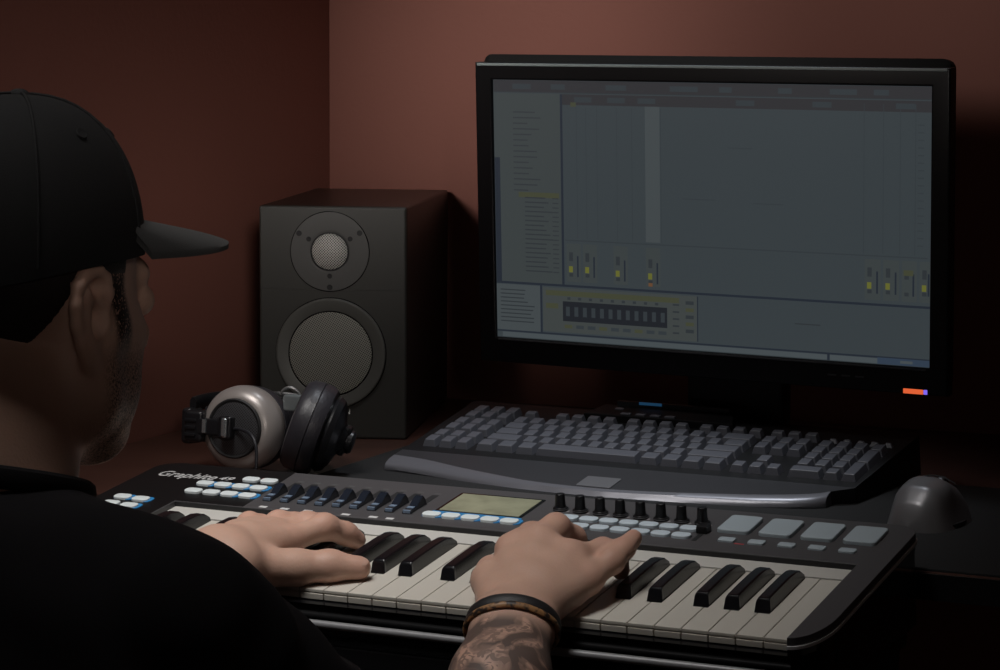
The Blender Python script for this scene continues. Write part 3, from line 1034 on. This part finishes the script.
# ------------------------------------------------------------------ the man: smooth signed-distance modelling
class Field:
    def __init__(s, lo, hi, h):
        s.lo = np.array(lo, float); s.h = h
        s.n = np.ceil((np.array(hi, float) - s.lo) / h).astype(int) + 1
        s.F = np.full(s.n, 40.0, np.float32)

    def sub(s, lo, hi, pad):
        a = np.clip(np.floor((np.array(lo) - pad - s.lo) / s.h).astype(int), 0, s.n)
        b = np.clip(np.ceil((np.array(hi) + pad - s.lo) / s.h).astype(int) + 1, 0, s.n)
        if np.any(b <= a): return None
        g = [(s.lo[i] + s.h * np.arange(a[i], b[i])).astype(np.float32) for i in range(3)]
        X, Y, Z = np.meshgrid(*g, indexing='ij', sparse=True)
        return (slice(a[0], b[0]), slice(a[1], b[1]), slice(a[2], b[2])), X, Y, Z

    def put(s, lo, hi, fn, k, op):
        q = s.sub(lo, hi, k + 3 * s.h)
        if q is None: return
        sl, X, Y, Z = q
        d = fn(X, Y, Z)
        A = s.F[sl]
        if op == 'add':
            if k > 0:
                h_ = np.maximum(k - np.abs(A - d), 0) / k
                s.F[sl] = np.minimum(A, d) - h_ * h_ * k * .25
            else: s.F[sl] = np.minimum(A, d)
        elif op == 'cut':
            if k > 0:
                h_ = np.maximum(k - np.abs(A + d), 0) / k
                s.F[sl] = np.maximum(A, -d) + h_ * h_ * k * .25
            else: s.F[sl] = np.maximum(A, -d)
        elif op == 'and':
            s.F[sl] = np.maximum(A, d)

    def cap(s, a, b, ra, rb, k=8, op='add'):
        a = np.array(a, float); b = np.array(b, float)
        ba = b - a; L2 = max(float(ba @ ba), 1e-6)
        m = max(ra, rb)
        def fn(X, Y, Z):
            t = np.clip(((X - a[0]) * ba[0] + (Y - a[1]) * ba[1] + (Z - a[2]) * ba[2]) / L2, 0, 1)
            return np.sqrt((X - a[0] - t * ba[0]) ** 2 + (Y - a[1] - t * ba[1]) ** 2 + (Z - a[2] - t * ba[2]) ** 2) - (ra + (rb - ra) * t)
        s.put(np.minimum(a, b) - m, np.maximum(a, b) + m, fn, k, op)

    def chain(s, pts, rs, k=8, op='add'):
        for i in range(len(pts) - 1): s.cap(pts[i], pts[i + 1], rs[i], rs[i + 1], k, op)

    def ell(s, c, rad, axes=None, k=8, op='add', grow=0):
        c = np.array(c, float); rad = np.array(rad, float) + grow
        A = np.eye(3) if axes is None else np.array(axes, float)
        m = float(rad.max())
        def fn(X, Y, Z):
            dx, dy, dz = X - c[0], Y - c[1], Z - c[2]
            q = [(dx * A[i][0] + dy * A[i][1] + dz * A[i][2]) for i in range(3)]
            k0 = np.sqrt(sum((q[i] / rad[i]) ** 2 for i in range(3)))
            k1 = np.sqrt(sum((q[i] / rad[i] ** 2) ** 2 for i in range(3)))
            return k0 * (k0 - 1) / np.maximum(k1, 1e-5)
        s.put(c - m, c + m, fn, k, op)

    def plane_cut(s, p, n, k=0):
        """keep the side the normal points away from"""
        p = np.array(p, float); n = np.array(n, float) / np.linalg.norm(n)
        g = [(s.lo[i] + s.h * np.arange(s.n[i])).astype(np.float32) for i in range(3)]
        X, Y, Z = np.meshgrid(*g, indexing='ij', sparse=True)
        d = ((X - p[0]) * n[0] + (Y - p[1]) * n[1] + (Z - p[2]) * n[2]).astype(np.float32)
        s.F = np.maximum(s.F, d)

    def mesh(s, smooth=2):
        F = s.F; h = s.h
        I = F < 0
        c = np.zeros(np.array(F.shape) - 1, np.uint8)
        for i in (0, 1):
            for j in (0, 1):
                for k in (0, 1):
                    c += I[i:F.shape[0] - 1 + i, j:F.shape[1] - 1 + j, k:F.shape[2] - 1 + k]
        act = np.argwhere((c > 0) & (c < 8))
        del c
        off = [(i, j, k) for i in (0, 1) for j in (0, 1) for k in (0, 1)]
        val = np.stack([F[act[:, 0] + o[0], act[:, 1] + o[1], act[:, 2] + o[2]] for o in off], 1)
        acc = np.zeros((len(act), 3)); cnt = np.zeros(len(act))
        for ia in range(8):
            for ib in range(ia + 1, 8):
                d = np.abs(np.array(off[ia]) - np.array(off[ib]))
                if d.sum() != 1: continue
                fa, fb = val[:, ia], val[:, ib]
                m = (fa < 0) != (fb < 0)
                t = np.where(m, fa / np.where(m, fa - fb, 1), 0)
                p = np.array(off[ia])[None] + t[:, None] * (np.array(off[ib]) - np.array(off[ia]))[None]
                acc[m] += p[m]; cnt[m] += 1
        V = s.lo + h * (act + acc / cnt[:, None])
        idx = np.full(np.array(F.shape) - 1, -1, np.int32)
        idx[act[:, 0], act[:, 1], act[:, 2]] = np.arange(len(act))
        quads = []
        for ax in range(3):
            s0 = [slice(None)] * 3; s1 = [slice(None)] * 3
            s0[ax] = slice(0, -1); s1[ax] = slice(1, None)
            e = np.argwhere(I[tuple(s0)] != I[tuple(s1)])
            b_, c_ = (ax + 1) % 3, (ax + 2) % 3
            ok = (e[:, b_] > 0) & (e[:, c_] > 0) & (e[:, b_] < F.shape[b_] - 1) & (e[:, c_] < F.shape[c_] - 1)
            e = e[ok]
            ins = I[e[:, 0], e[:, 1], e[:, 2]]
            q = []
            for db, dc in ((-1, -1), (0, -1), (0, 0), (-1, 0)):
                t = e.copy(); t[:, b_] += db; t[:, c_] += dc
                q.append(idx[t[:, 0], t[:, 1], t[:, 2]])
            q = np.stack(q, 1)
            q[~ins] = q[~ins][:, ::-1]
            quads.append(q)
        Q = np.concatenate(quads)
        Q = Q[(Q >= 0).all(1)]
        for _ in range(smooth):
            ac = np.zeros_like(V); n_ = np.zeros(len(V))
            for i in range(4):
                a, b = Q[:, i], Q[:, (i + 1) % 4]
                np.add.at(ac, a, V[b]); np.add.at(n_, a, 1)
                np.add.at(ac, b, V[a]); np.add.at(n_, b, 1)
            V = V * .5 + .5 * ac / np.maximum(n_, 1)[:, None]
        return V, Q

def np_mesh(name, V, Q, mats, parent=None, attrs=None, top=None):
    base = root_loc(parent) if parent else Vector(top)
    me = bpy.data.meshes.new(name)
    P_ = V * .001 + np.array([0, 0, ZO]) - np.array(base)
    me.vertices.add(len(P_)); me.vertices.foreach_set('co', P_.astype(np.float32).ravel())
    me.loops.add(len(Q) * 4); me.loops.foreach_set('vertex_index', Q.astype(np.int32).ravel())
    me.polygons.add(len(Q)); me.polygons.foreach_set('loop_start', np.arange(0, len(Q) * 4, 4, dtype=np.int32))
    me.update(calc_edges=True)
    me.validate()
    for a, arr in (attrs or {}).items():
        at = me.attributes.new(a, 'FLOAT', 'POINT')
        at.data.foreach_set('value', arr.astype(np.float32))
    me.polygons.foreach_set('use_smooth', np.ones(len(me.polygons), bool))
    me.materials.append(mats)
    o = bpy.data.objects.new(name, me)
    COL.objects.link(o)
    if parent: o.parent = parent
    else: o.location = base
    return o

# --- pose
HC = np.array([253., -430., 284.])
hy, hpz = R(10), R(-3)
e_r = np.array([math.cos(hy), -math.sin(hy), 0]); e_f0 = np.array([math.sin(hy), math.cos(hy), 0])
e_f = e_f0 * math.cos(hpz) + np.array([0, 0, 1]) * math.sin(hpz)
e_u = np.cross(e_r, e_f)
HA = [e_r, e_f, e_u]
def H(x, y, z): return HC + e_r * x + e_f * y + e_u * z
SR, SL = np.array([424., -490, 84]), np.array([76., -494, 84])
ER, WR = np.array([514., -272, -134]), np.array([461., -46, 2])
EL, WL = np.array([36., -255, -48]), np.array([182., -34, 27])
NB = np.array([254., -494, 146])

def head_shape(f, grow=0, ears=True, face=True):
    f.ell(H(0, -12, 45), (74, 93, 86), HA, 0 if grow else 4, grow=grow)
    f.ell(H(0, 24, -16), (57 + grow, 61 + grow, 86 + grow), HA, 25)
    for s in (-1, 1):
        f.cap(H(s * 52, 8, -58), H(s * 16, 60, -86), 21 + grow, 18 + grow, 24)
        f.ell(H(s * 36, 40, -48), (26 + grow, 30 + grow, 36 + grow), HA, 22)
        f.cap(H(s * 56, 4, -20), H(s * 52, 8, -58), 18 + grow, 20 + grow, 20)
        f.cap(H(s * 40, 52, -12), H(s * 55, 20, -6), 17 + grow, 15 + grow, 22)
    f.cap(H(-11, 64, -88), H(11, 64, -88), 17 + grow, 17 + grow, 22)
    f.ell(H(0, 44, -76), (36 + grow, 32 + grow, 26 + grow), HA, 22)
    if not face: return
    f.cap(H(-32, 80, 27), H(32, 80, 27), 10, 10, 16)
    for s in (-1, 1):
        f.ell(H(s * 32, 99, 8), (17, 12, 11), HA, 10, 'cut')
        f.ell(H(s * 31, 81, 8), (14, 14, 13), HA, 2)
    f.cap(H(0, 94, 20), H(0, 116, -20), 8, 10.5, 12)
    for s in (-1, 1): f.ell(H(s * 12, 103, -24), (8, 11, 8), HA, 6)
    f.chain([H(-22, 88, -58), H(-8, 96, -55), H(8, 96, -55), H(22, 88, -58)], [4, 6, 6, 4], 6)
    f.chain([H(-20, 88, -64), H(0, 95, -66), H(20, 88, -64)], [4, 6.5, 4], 6)
    if ears:
        for s in (-1, 1):
            def E(o, a, b): return H(s * (71.5 + o * .40), -7 + a * 1.18, 1 + b)
            f.ell(E(5, -4, 4), (4.5, 15, 26), [e_r * .88 + s * e_f * -.0 + 0, e_f, e_u], 5)
            hel = [(3, 10, 4), (5, 12, 16), (8, 8, 27), (11, 0, 32), (14, -10, 31), (17, -18, 22), (18, -20, 9), (16, -18, -5), (13, -12, -18), (9, -6, -27)]
            f.chain([E(*q) for q in hel], [3.4, 3.8, 4.2, 4.6, 4.8, 4.8, 4.6, 4.4, 4.8, 6], 3)
            f.ell(E(6, -1, -31), (5, 8, 9), HA, 6)
            f.cap(E(4, -8, 0), E(3, -4, -16), 6, 6, 8)
            f.chain([E(12, -8, 18), E(13, -12, 6), E(11, -9, -10), E(8, -1, -17)], [3.2, 3.6, 3.6, 3.4], 4)
            f.ell(E(9, 9, -5), (4, 4.5, 6), HA, 4)
            f.ell(E(14, 0, -2), (8, 7, 12), HA, 5, 'cut')
            f.ell(E(15, -1, 20), (7, 6, 6), HA, 4, 'cut')

def arm_shape(f, S, E_, W_, lat, grow=0, fore=True):
    S, E_, W_ = map(np.array, (S, E_, W_))
    f.chain([S, S * .6 + E_ * .4, E_], [52 + grow, 47 + grow, 42 + grow], 18)
    if not fore: return
    d = E_ - W_
    for s in (-1, 1):
        o = np.array(lat) * s
        f.chain([E_ + o * 6, W_ + d * .62 + o * 9, W_ + d * .25 + o * 10, W_ + o * 9], [39, 38, 28.5, 24], 16)

def torso_shape(f, grow=0):
    f.cap(SL + [20, 0, -6], SR - [20, 0, 6], 52 + grow, 52 + grow, 20)
    f.ell([254, -540, 20], (178, 112, 150), None, 30, grow=grow)
    f.ell([254, -600, -90], (160, 118, 140), None, 40, grow=grow)
    f.ell([254, -650, -190], (165, 120, 95), None, 40, grow=grow)
    for S in (SL, SR):
        f.cap(NB + [0, -6, -8], S + (NB - S) * .25 + [0, 0, 10], 44 + grow, 43 + grow, 26)

def hand(f, W_, mcp, fingers, thumb, lat, k=9):
    W_ = np.array(W_, float)
    lat = np.array(lat)
    for i, m in enumerate(mcp):
        s = (i - 1.5) / 1.5
        f.cap(W_ + lat * s * 15, m, 19.5, 11.5 if i < 3 else 10.5, 13)
    for i in range(3):
        f.cap(mcp[i], mcp[i + 1], 11.5, 11, 12)
        f.cap(mcp[i] * .5 + W_ * .5, mcp[i + 1] * .5 + W_ * .5, 17, 16, 12)
        f.cap(mcp[i] * .75 + W_ * .25, mcp[i + 1] * .75 + W_ * .25, 14.5, 14, 12)
    for i, ch in enumerate(fingers):
        b = [11.8, 11.6, 11, 10.6][i]
        rs = [b, b - .5, b - 1.6, b - 2.8][:len(ch) + 1]
        f.chain([mcp[i]] + ch, rs, 6)
        f.ell(ch[0], (b - .2,) * 3, None, 4)            # knuckle
    f.chain(thumb, [19, 15, 13, 10.5], 9)
    f.ell(thumb[2], (13.4, 13.4, 12.6), None, 5)

V3 = lambda *a: np.array(a, float)
R_mcp = [V3(421, 38, 43), V3(445, 44, 50), V3(476, 38, 41), V3(497, 24, 27)]
R_fing = [[V3(424, 74, 49), V3(419, 90, 41), V3(418, 95, 31)],
          [V3(445, 78, 58), V3(452, 101, 45), V3(456, 107, 33)],
          [V3(493, 68, 43), V3(497, 89, 33), V3(498, 96, 21)],
          [V3(507, 52, 38), V3(511, 70, 46), V3(514, 85, 53)]]
R_thumb = [V3(436, -22, 12), V3(412, 14, 20), V3(400, 46, 20), V3(401, 70, 19.5)]
L_mcp = [V3(198, 44, 30), V3(178, 54, 32), V3(160, 52, 32), V3(144, 44, 30)]
L_fing = [[V3(217, 80, 38), V3(228, 101, 29), V3(234, 110, 22)],
          [V3(195, 88, 37), V3(205, 104, 35), V3(210, 110, 33)],
          [V3(168, 84, 37), V3(178, 98, 35), V3(183, 104, 33)],
          [V3(144, 72, 36), V3(148, 86, 33), V3(150, 92, 30)]]
L_thumb = [V3(204, -14, 18), V3(230, 6, 16), V3(254, 22, 16.5), V3(277, 33, 15)]
R_lat = V3(-.94, -.33, 0); L_lat = V3(.9, -.25, -.3)
R_lat /= np.linalg.norm(R_lat); L_lat /= np.linalg.norm(L_lat)

f = Field((-20, -790, -290), (620, 150, 430), 2.5)
torso_shape(f)
f.chain([NB + [0, -10, -30], NB * .45 + H(0, -30, -62) * .55, H(0, -26, -48)], [66, 60, 58], 25)
f.cap(NB + [0, -22, 0], H(0, -58, -18), 40, 34, 25)
for S, E_, W_, l in ((SR, ER, WR, R_lat), (SL, EL, WL, L_lat)): arm_shape(f, S, E_, W_, l)
head_shape(f)
hand(f, WR, R_mcp, R_fing, R_thumb, R_lat)
f.cap(V3(426, 54, 44), V3(442, 66, 50), 13, 12, 12)
hand(f, WL, L_mcp, L_fing, L_thumb, L_lat)
V, Q = f.mesh(1)
del f
# masks: beard, tattoo, ruddy skin
hx = (V - HC) @ e_r; hyy = (V - HC) @ e_f; hz = (V - HC) @ e_u
def sstep(a, b, x):
    t = np.clip((x - a) / (b - a), 0, 1); return t * t * (3 - 2 * t)
isH = (np.abs(hx) < 95) & (np.abs(hyy) < 135)
beard = sstep(-12, -40, hz) * sstep(-2, 14, hyy) * (1 - sstep(-126, -140, hz)) * isH
sideb = sstep(15, 7, np.abs(hyy - 24 + .12 * hz)) * sstep(-46, -8, hz) * (np.abs(hx) > 40) * isH
lips = np.exp(-((hz + 60) / 8) ** 2) * sstep(84, 92, hyy) * (np.abs(hx) < 24) * isH
beard = beard * (1 - lips)
d = (ER - WR) / np.linalg.norm(ER - WR)
sfore = (V - WR) @ d
rad = np.linalg.norm(V - WR - sfore[:, None] * d, axis=1)
tat = sstep(14, 30, sfore) * (rad < 60) * (sfore < 250)
# knuckles, fingertips and joints run a little redder
rud = np.zeros(len(V))
for q in [p for ch in R_fing + L_fing for p in ch] + R_mcp + L_mcp + R_thumb[2:] + L_thumb[2:]:
    rud = np.maximum(rud, np.exp(-(np.linalg.norm(V - q, axis=1) / 13) ** 2))
eye = np.zeros(len(V))
for s in (-1, 1):
    eye = np.maximum(eye, (np.linalg.norm(V - H(s * 31, 81, 8), axis=1) < 15.2) & (hyy > 92.5))

def skin_material():
    m = mat('skin', (.46, .26, .19), .5, spec=.35)
    nt = m.node_tree; b = nt.nodes['Principled BSDF']
    b.inputs['Subsurface Weight'].default_value = .08
    b.inputs['Subsurface Radius'].default_value = (.006, .0025, .0015)
    tc = nt.nodes.new('ShaderNodeTexCoord')
    def attr(n):
        a = nt.nodes.new('ShaderNodeAttribute'); a.attribute_name = n; return a.outputs['Fac']
    def mix(fac, A, B):
        x = nt.nodes.new('ShaderNodeMix'); x.data_type = 'RGBA'
        if isinstance(fac, float): x.inputs['Factor'].default_value = fac
        else: nt.links.new(fac, x.inputs['Factor'])
        for k_, v_ in (('A', A), ('B', B)):
            if isinstance(v_, tuple): x.inputs[k_].default_value = (*v_, 1)
            else: nt.links.new(v_, x.inputs[k_])
        return x.outputs['Result']
    def math_(op, a, bb):
        x = nt.nodes.new('ShaderNodeMath'); x.operation = op; x.use_clamp = True
        for i, v_ in enumerate((a, bb)):
            if isinstance(v_, (int, float)): x.inputs[i].default_value = v_
            else: nt.links.new(v_, x.inputs[i])
        return x.outputs[0]
    def noise(scale, detail=3, dist=0.0):
        n = nt.nodes.new('ShaderNodeTexNoise'); n.inputs['Scale'].default_value = scale; n.inputs['Detail'].default_value = detail
        n.inputs['Distortion'].default_value = dist
        nt.links.new(tc.outputs['Object'], n.inputs['Vector']); return n.outputs['Fac']
    def ramp(v_, a, bb):
        x = nt.nodes.new('ShaderNodeMapRange'); x.inputs['From Min'].default_value = a; x.inputs['From Max'].default_value = bb
        nt.links.new(v_, x.inputs['Value']); return x.outputs['Result']
    base = mix(noise(45), (.50, .31, .235), (.58, .365, .28))
    base = mix(math_('MULTIPLY', attr('ruddy'), .55), base, (.52, .25, .19))
    hairs = ramp(noise(650, 2), .40, .62)
    base = mix(math_('MULTIPLY', attr('beard'), math_('MULTIPLY', hairs, .9)), base, (.02, .012, .01))
    base = mix(math_('MULTIPLY', attr('sideburn'), ramp(noise(520, 2), .30, .46)), base, (.014, .009, .008))
    ink = ramp(noise(24, 3, 2.0), .34, .52)
    line = ramp(noise(70, 1, 3.0), .50, .54)
    ink = math_('MAXIMUM', ink, math_('MULTIPLY', line, .7))
    base = mix(math_('MULTIPLY', attr('tattoo'), math_('MULTIPLY', ink, .84)), base, (.045, .038, .038))
    base = mix(attr('eye'), base, (.5, .48, .45))
    nt.links.new(base, b.inputs['Base Color'])
    bp = nt.nodes.new('ShaderNodeBump'); bp.inputs['Strength'].default_value = .25; bp.inputs['Distance'].default_value = .001
    nt.links.new(noise(420, 4), bp.inputs['Height']); nt.links.new(bp.outputs['Normal'], b.inputs['Normal'])
    return m
M_skin = skin_material()
man = np_mesh('person', V, Q, M_skin, None, dict(beard=beard, sideburn=sideb, tattoo=tat, ruddy=rud, eye=eye.astype(float)), wpos(254, -620, -285))
tag(man, 'man in black cap and black t-shirt seen from behind, both hands playing the piano keyboard', 'person')

# --- hair below the cap
f = Field((140, -570, 130), (360, -300, 420), 2.2)
head_shape(f, grow=2.2, face=False)
f.plane_cut(H(0, 0, 62), e_u)
f.plane_cut(H(0, 31, 0), e_f)
# open around ears and jaw: keep behind the ear, and the sideburn strip in front of it
g = [(f.lo[i] + f.h * np.arange(f.n[i])) for i in range(3)]
X, Y, Z = np.meshgrid(*g, indexing='ij', sparse=True)
yy = (X - HC[0]) * e_f[0] + (Y - HC[1]) * e_f[1] + (Z - HC[2]) * e_f[2]
zz = (X - HC[0]) * e_u[0] + (Y - HC[1]) * e_u[1] + (Z - HC[2]) * e_u[2]
b1, b2 = yy + 34 - .45 * zz, -(zz + 52) - .25 * (yy + 60)
hk = np.maximum(40 - np.abs(b1 - b2), 0) / 40
back = np.maximum(b1, b2) + hk * hk * 10
side = np.maximum(np.maximum(12 - yy, yy - 30), -(zz + 30))
topb = np.maximum(yy - 31, 30 - zz)
f.F = np.maximum(f.F, np.minimum(back, topb)).astype(np.float32)
Vh, Qh = f.mesh(1)
M_hair = mat('short_dark_hair', (.012, .008, .007), .6, bump=1.0, bscale=700)
np_mesh('hair', Vh, Qh, M_hair, man)

# --- t-shirt
f = Field((-40, -800, -290), (650, -200, 240), 4.0)
torso_shape(f, 7)
for S, E_ in ((SR, ER), (SL, EL)):
    S = np.array(S); E2 = S + (np.array(E_) - S) * .93
    f.chain([S, S * .55 + E2 * .45, E2], [62, 56, 52], 22)
    n = (np.array(E_) - S); n /= np.linalg.norm(n)
    d0 = S + (np.array(E_) - S) * .80
    g = [(f.lo[i] + f.h * np.arange(f.n[i])) for i in range(3)]
    X, Y, Z = np.meshgrid(*g, indexing='ij', sparse=True)
    pl = (X - d0[0]) * n[0] + (Y - d0[1]) * n[1] + (Z - d0[2]) * n[2]
    near = np.sqrt((X - E_[0]) ** 2 + (Y - E_[1]) ** 2 + (Z - E_[2]) ** 2) - 170
    f.F = np.maximum(f.F, np.minimum(pl, -near)).astype(np.float32)
g = [(f.lo[i] + f.h * np.arange(f.n[i])) for i in range(3)]
X, Y, Z = np.meshgrid(*g, indexing='ij', sparse=True)
fold = 3.0 * np.sin(X * .045 + Z * .07 + 2.2 * np.sin(Y * .02)) * np.sin(Y * .05 - Z * .035 + 1) + 1.6 * np.sin(X * .1 - Y * .07 + Z * .05)
f.F = (f.F + fold * np.clip((190 - Z) / 60, 0, 1)).astype(np.float32)
f.ell(NB + [0, 22, 62], (76, 82, 54), None, 4, 'cut')
Vt, Qt = f.mesh(2)
M_tee = mat('black_cotton', (.016, .0148, .017), .9, spec=.2, bump=.4, bscale=900)
tee = np_mesh('t_shirt', Vt, Qt, M_tee, man)
mb = MB()
cpts = []
for a in np.linspace(0, 2 * math.pi, 40, endpoint=False):
    cpts.append((NB[0] + 71 * math.cos(a), NB[1] + 14 + 71 * math.sin(a), NB[2] + 24 - 20 * math.sin(a) + 2 * abs(math.cos(a))))
mb.tube(cpts, 5, 8, closed=True, flat=1.6)
mb.build('collar', M_tee, tee)

# --- cap
cap_parts = MB(frame(HC, Vector(e_r), Vector(e_f), Vector(e_u)))
NPH, NTH = 72, 18
def crown(ph, t):
    """ph: 0 = front, t: 0 rim .. 1 top"""
    c, s = math.cos(ph), math.sin(ph)
    zr = 43 - 29 * ((1 - c) / 2) ** 2.4
    a = t * math.pi / 2
    rr_ = math.cos(a) ** .78
    yr = 97 if c > 0 else 101
    seam = 1 - .006 * max(0, 1 - abs(((ph / (math.pi / 3)) + .0) % 1 - 0) * 14)
    x = 83 * s * rr_ * seam
    y_ = (yr * c) * rr_ * seam - 9
    z = zr + (152 - zr) * math.sin(a) ** .95
    return (x, y_, z)
rows = [[crown(2 * math.pi * k / NPH, j / NTH) for k in range(NPH)] for j in range(NTH + 1)]
cap_parts.grid(rows, closed_u=True)
inner = [[(p[0] * .972, (p[1] + 9) * .972 - 9, p[2] - 2.2 * (j / NTH)) for p in rows[j]] for j in range(NTH)]
cap_parts.grid(inner[::-1], closed_u=True)
cap_parts.grid([inner[0], rows[0]], closed_u=True)
M_cap = mat('black_cap_cloth', (.010, .010, .0105), .8, spec=.3, bump=.5, bscale=1100)
cap_o = cap_parts.build('cap', M_cap, man)
CF = frame(HC, Vector(e_r), Vector(e_f), Vector(e_u))
def brim(s, t, dz):
    ph = R(68) * s
    x0, y0 = 80 * math.sin(ph), 93 * math.cos(ph) - 9
    x1 = 82 * math.sin(ph)
    ext = 97 * max(0, 1 - .95 * s ** 6) ** .5
    y1 = y0 + ext
    x = x0 + (x1 - x0) * t
    y_ = y0 + (y1 - y0) * t
    z = 62 - 4 * s * s - 5 * t * s * s - 13 * t + dz
    return (x, y_, z)
mb = MB(CF)
S_ = np.linspace(-1, 1, 41); T_ = np.linspace(-.16, 1, 17)
up_ = [[brim(s, t, 5.5 - 2.0 * max(0, t) ** 6) for s in S_] for t in T_]
dn_ = [[brim(s, t, 0) for s in S_] for t in T_[::-1]]
mb.grid(up_ + dn_)
mb.build('brim', mat('grey_black_brim_cloth', (.055, .055, .055), .75, spec=.3, bump=.4, bscale=1100), cap_o)
mb = MB(CF); mb.ball((0, -9, 152), (7, 7, 4)); mb.build('cap_button', M_cap, cap_o)
mb = MB(CF)
for k in range(6):
    ph = math.pi / 3 * k
    mb.tube([Vector(crown(ph, t)) * 1.004 for t in np.linspace(.03, .97, 14)], 1.3, 6)
mb.build('panel_seam', M_cap, cap_o)
for k in range(6):
    ph = math.pi / 3 * (k + .5)
    p = Vector(crown(ph, .55)); n = Vector((p.x / 83 ** 2, (p.y + 9) / 98 ** 2, (p.z - 30) / 120 ** 2)).normalized()
    mb = MB(CF @ axis_frame(p + n * .6, n, (0, .1, 1)))
    mb.lathe([(2.2, 0), (4, .8), (4.6, 0)], 16, cap0=True, cap1=False); mb.build('eyelet', M_cap, cap_o)

# --- bracelets on the right wrist
dF = Vector((ER - WR)).normalized()
lt = Vector(R_lat); lt = (lt - dF * lt.dot(dF)).normalized()
nb_ = dF.cross(lt)
def bracelet(name, s, rx, ry, r_, flat, mat_, tilt=0.0, wob=0.0):
    mb = MB()
    c = Vector(WR) + dF * s
    pts = []
    for a in np.linspace(0, 2 * math.pi, 64, endpoint=False):
        pts.append(c + lt * rx * math.cos(a) + nb_ * ry * math.sin(a) + dF * (tilt * math.cos(a) + wob * math.sin(5 * a)))
    mb.tube(pts, r_, 10, closed=True, flat=flat)
    return mb.build(name, mat_, man)
M_band = mat('black_leather_band', (.012, .011, .012), .55, bump=.3, bscale=600)
bracelet('bracelet', 4, 37.5, 29.5, 2.2, 2.6, M_band, 2)['label'] = 'black leather wristband'
def braid():
    m = mat('brown_braided_leather', (.10, .05, .025), .5)
    nt = m.node_tree; w_ = nt.nodes.new('ShaderNodeTexNoise'); w_.inputs['Scale'].default_value = 150
    tc = nt.nodes.new('ShaderNodeTexCoord'); nt.links.new(tc.outputs['Object'], w_.inputs['Vector'])
    rp = nt.nodes.new('ShaderNodeValToRGB')
    rp.color_ramp.elements[0].position = .42; rp.color_ramp.elements[0].color = (.02, .012, .01, 1)
    rp.color_ramp.elements[1].position = .56; rp.color_ramp.elements[1].color = (.33, .17, .07, 1)
    nt.links.new(w_.outputs['Fac'], rp.inputs[0]); nt.links.new(rp.outputs[0], nt.nodes['Principled BSDF'].inputs['Base Color'])
    return m
bracelet('braided_bracelet', 11.5, 37.8, 29.8, 2.4, 1.3, braid(), 3, .5)['label'] = 'thin brown braided bracelet'
# thumbnail of the left hand and little-finger nail of the right
tI, tT = Vector(L_thumb[2]), Vector(L_thumb[3])
ax = (tT - tI).normalized()
nv = (Vector((.25, -.55, .8)) - ax * ax.dot(Vector((.25, -.55, .8)))).normalized()
NFm = frame(tT + nv * 7.6 + ax * 1.0, ax, nv.cross(ax), nv)
mb = MB(NFm); mb.ball((0, 0, 0), (7.5, 5.6, 2.2), 20)
M_nail = mat('fingernail', (.52, .32, .25), .45, spec=.3)
mb.build('fingernail', M_nail, man)

# --- trousers and shoes (below the frame)
f = Field((20, -800, -725), (490, -60, -120), 7)
KR, KL = V3(352, -250, -205), V3(150, -250, -205)
for hx_, K in ((330, KR), (178, KL)):
    f.chain([V3(hx_, -640, -200), K], [92, 66], 30)
    f.chain([K, V3(K[0] + 4, -270, -640)], [66, 50], 25)
f.ell([254, -655, -200], (172, 128, 92), None, 40)
Vp, Qp = f.mesh(2)
np_mesh('trousers', Vp, Qp, mat('black_denim', (.01, .01, .012), .85, bump=.3, bscale=700), man)
for K in (KR, KL):
    f = Field((K[0] - 70, -330, -724), (K[0] + 70, -60, -600), 5)
    f.cap(V3(K[0], -280, -680), V3(K[0] + 4, -130, -692), 40, 34, 20)
    f.cap(V3(K[0] + 4, -270, -650), V3(K[0] + 4, -270, -620), 42, 44, 10)
    f.plane_cut((0, 0, -719.5), (0, 0, -1))
    Vs, Qs = f.mesh(1)
    np_mesh('shoe', Vs, Qs, mat('black_shoe', (.012, .012, .012), .5), man)
# --- stool
st = thing('studio_stool', 'round black stool the man in the cap sits on', 'stool', (254, -650, FL))
mb = MB(T(254, -655, 0)); mb.lathe([(150, -365), (178, -360), (185, -350), (182, -335), (160, -322), (1, -320)], 48); mb.build('seat', M_blackm, st)
mb = MB(T(254, -655, 0)); mb.lathe([(24, -700), (24, -365)], 20); mb.build('column', M_black, st)
for k in range(5):
    a = 2 * math.pi * k / 5 + .3
    mb = MB(); mb.tube([(254, -655, -655), (254 + 150 * math.cos(a), -655 + 150 * math.sin(a), -680), (254 + 240 * math.cos(a), -655 + 240 * math.sin(a), -709)], [18, 14, 10], 10)
    mb.build('leg', M_black, st)
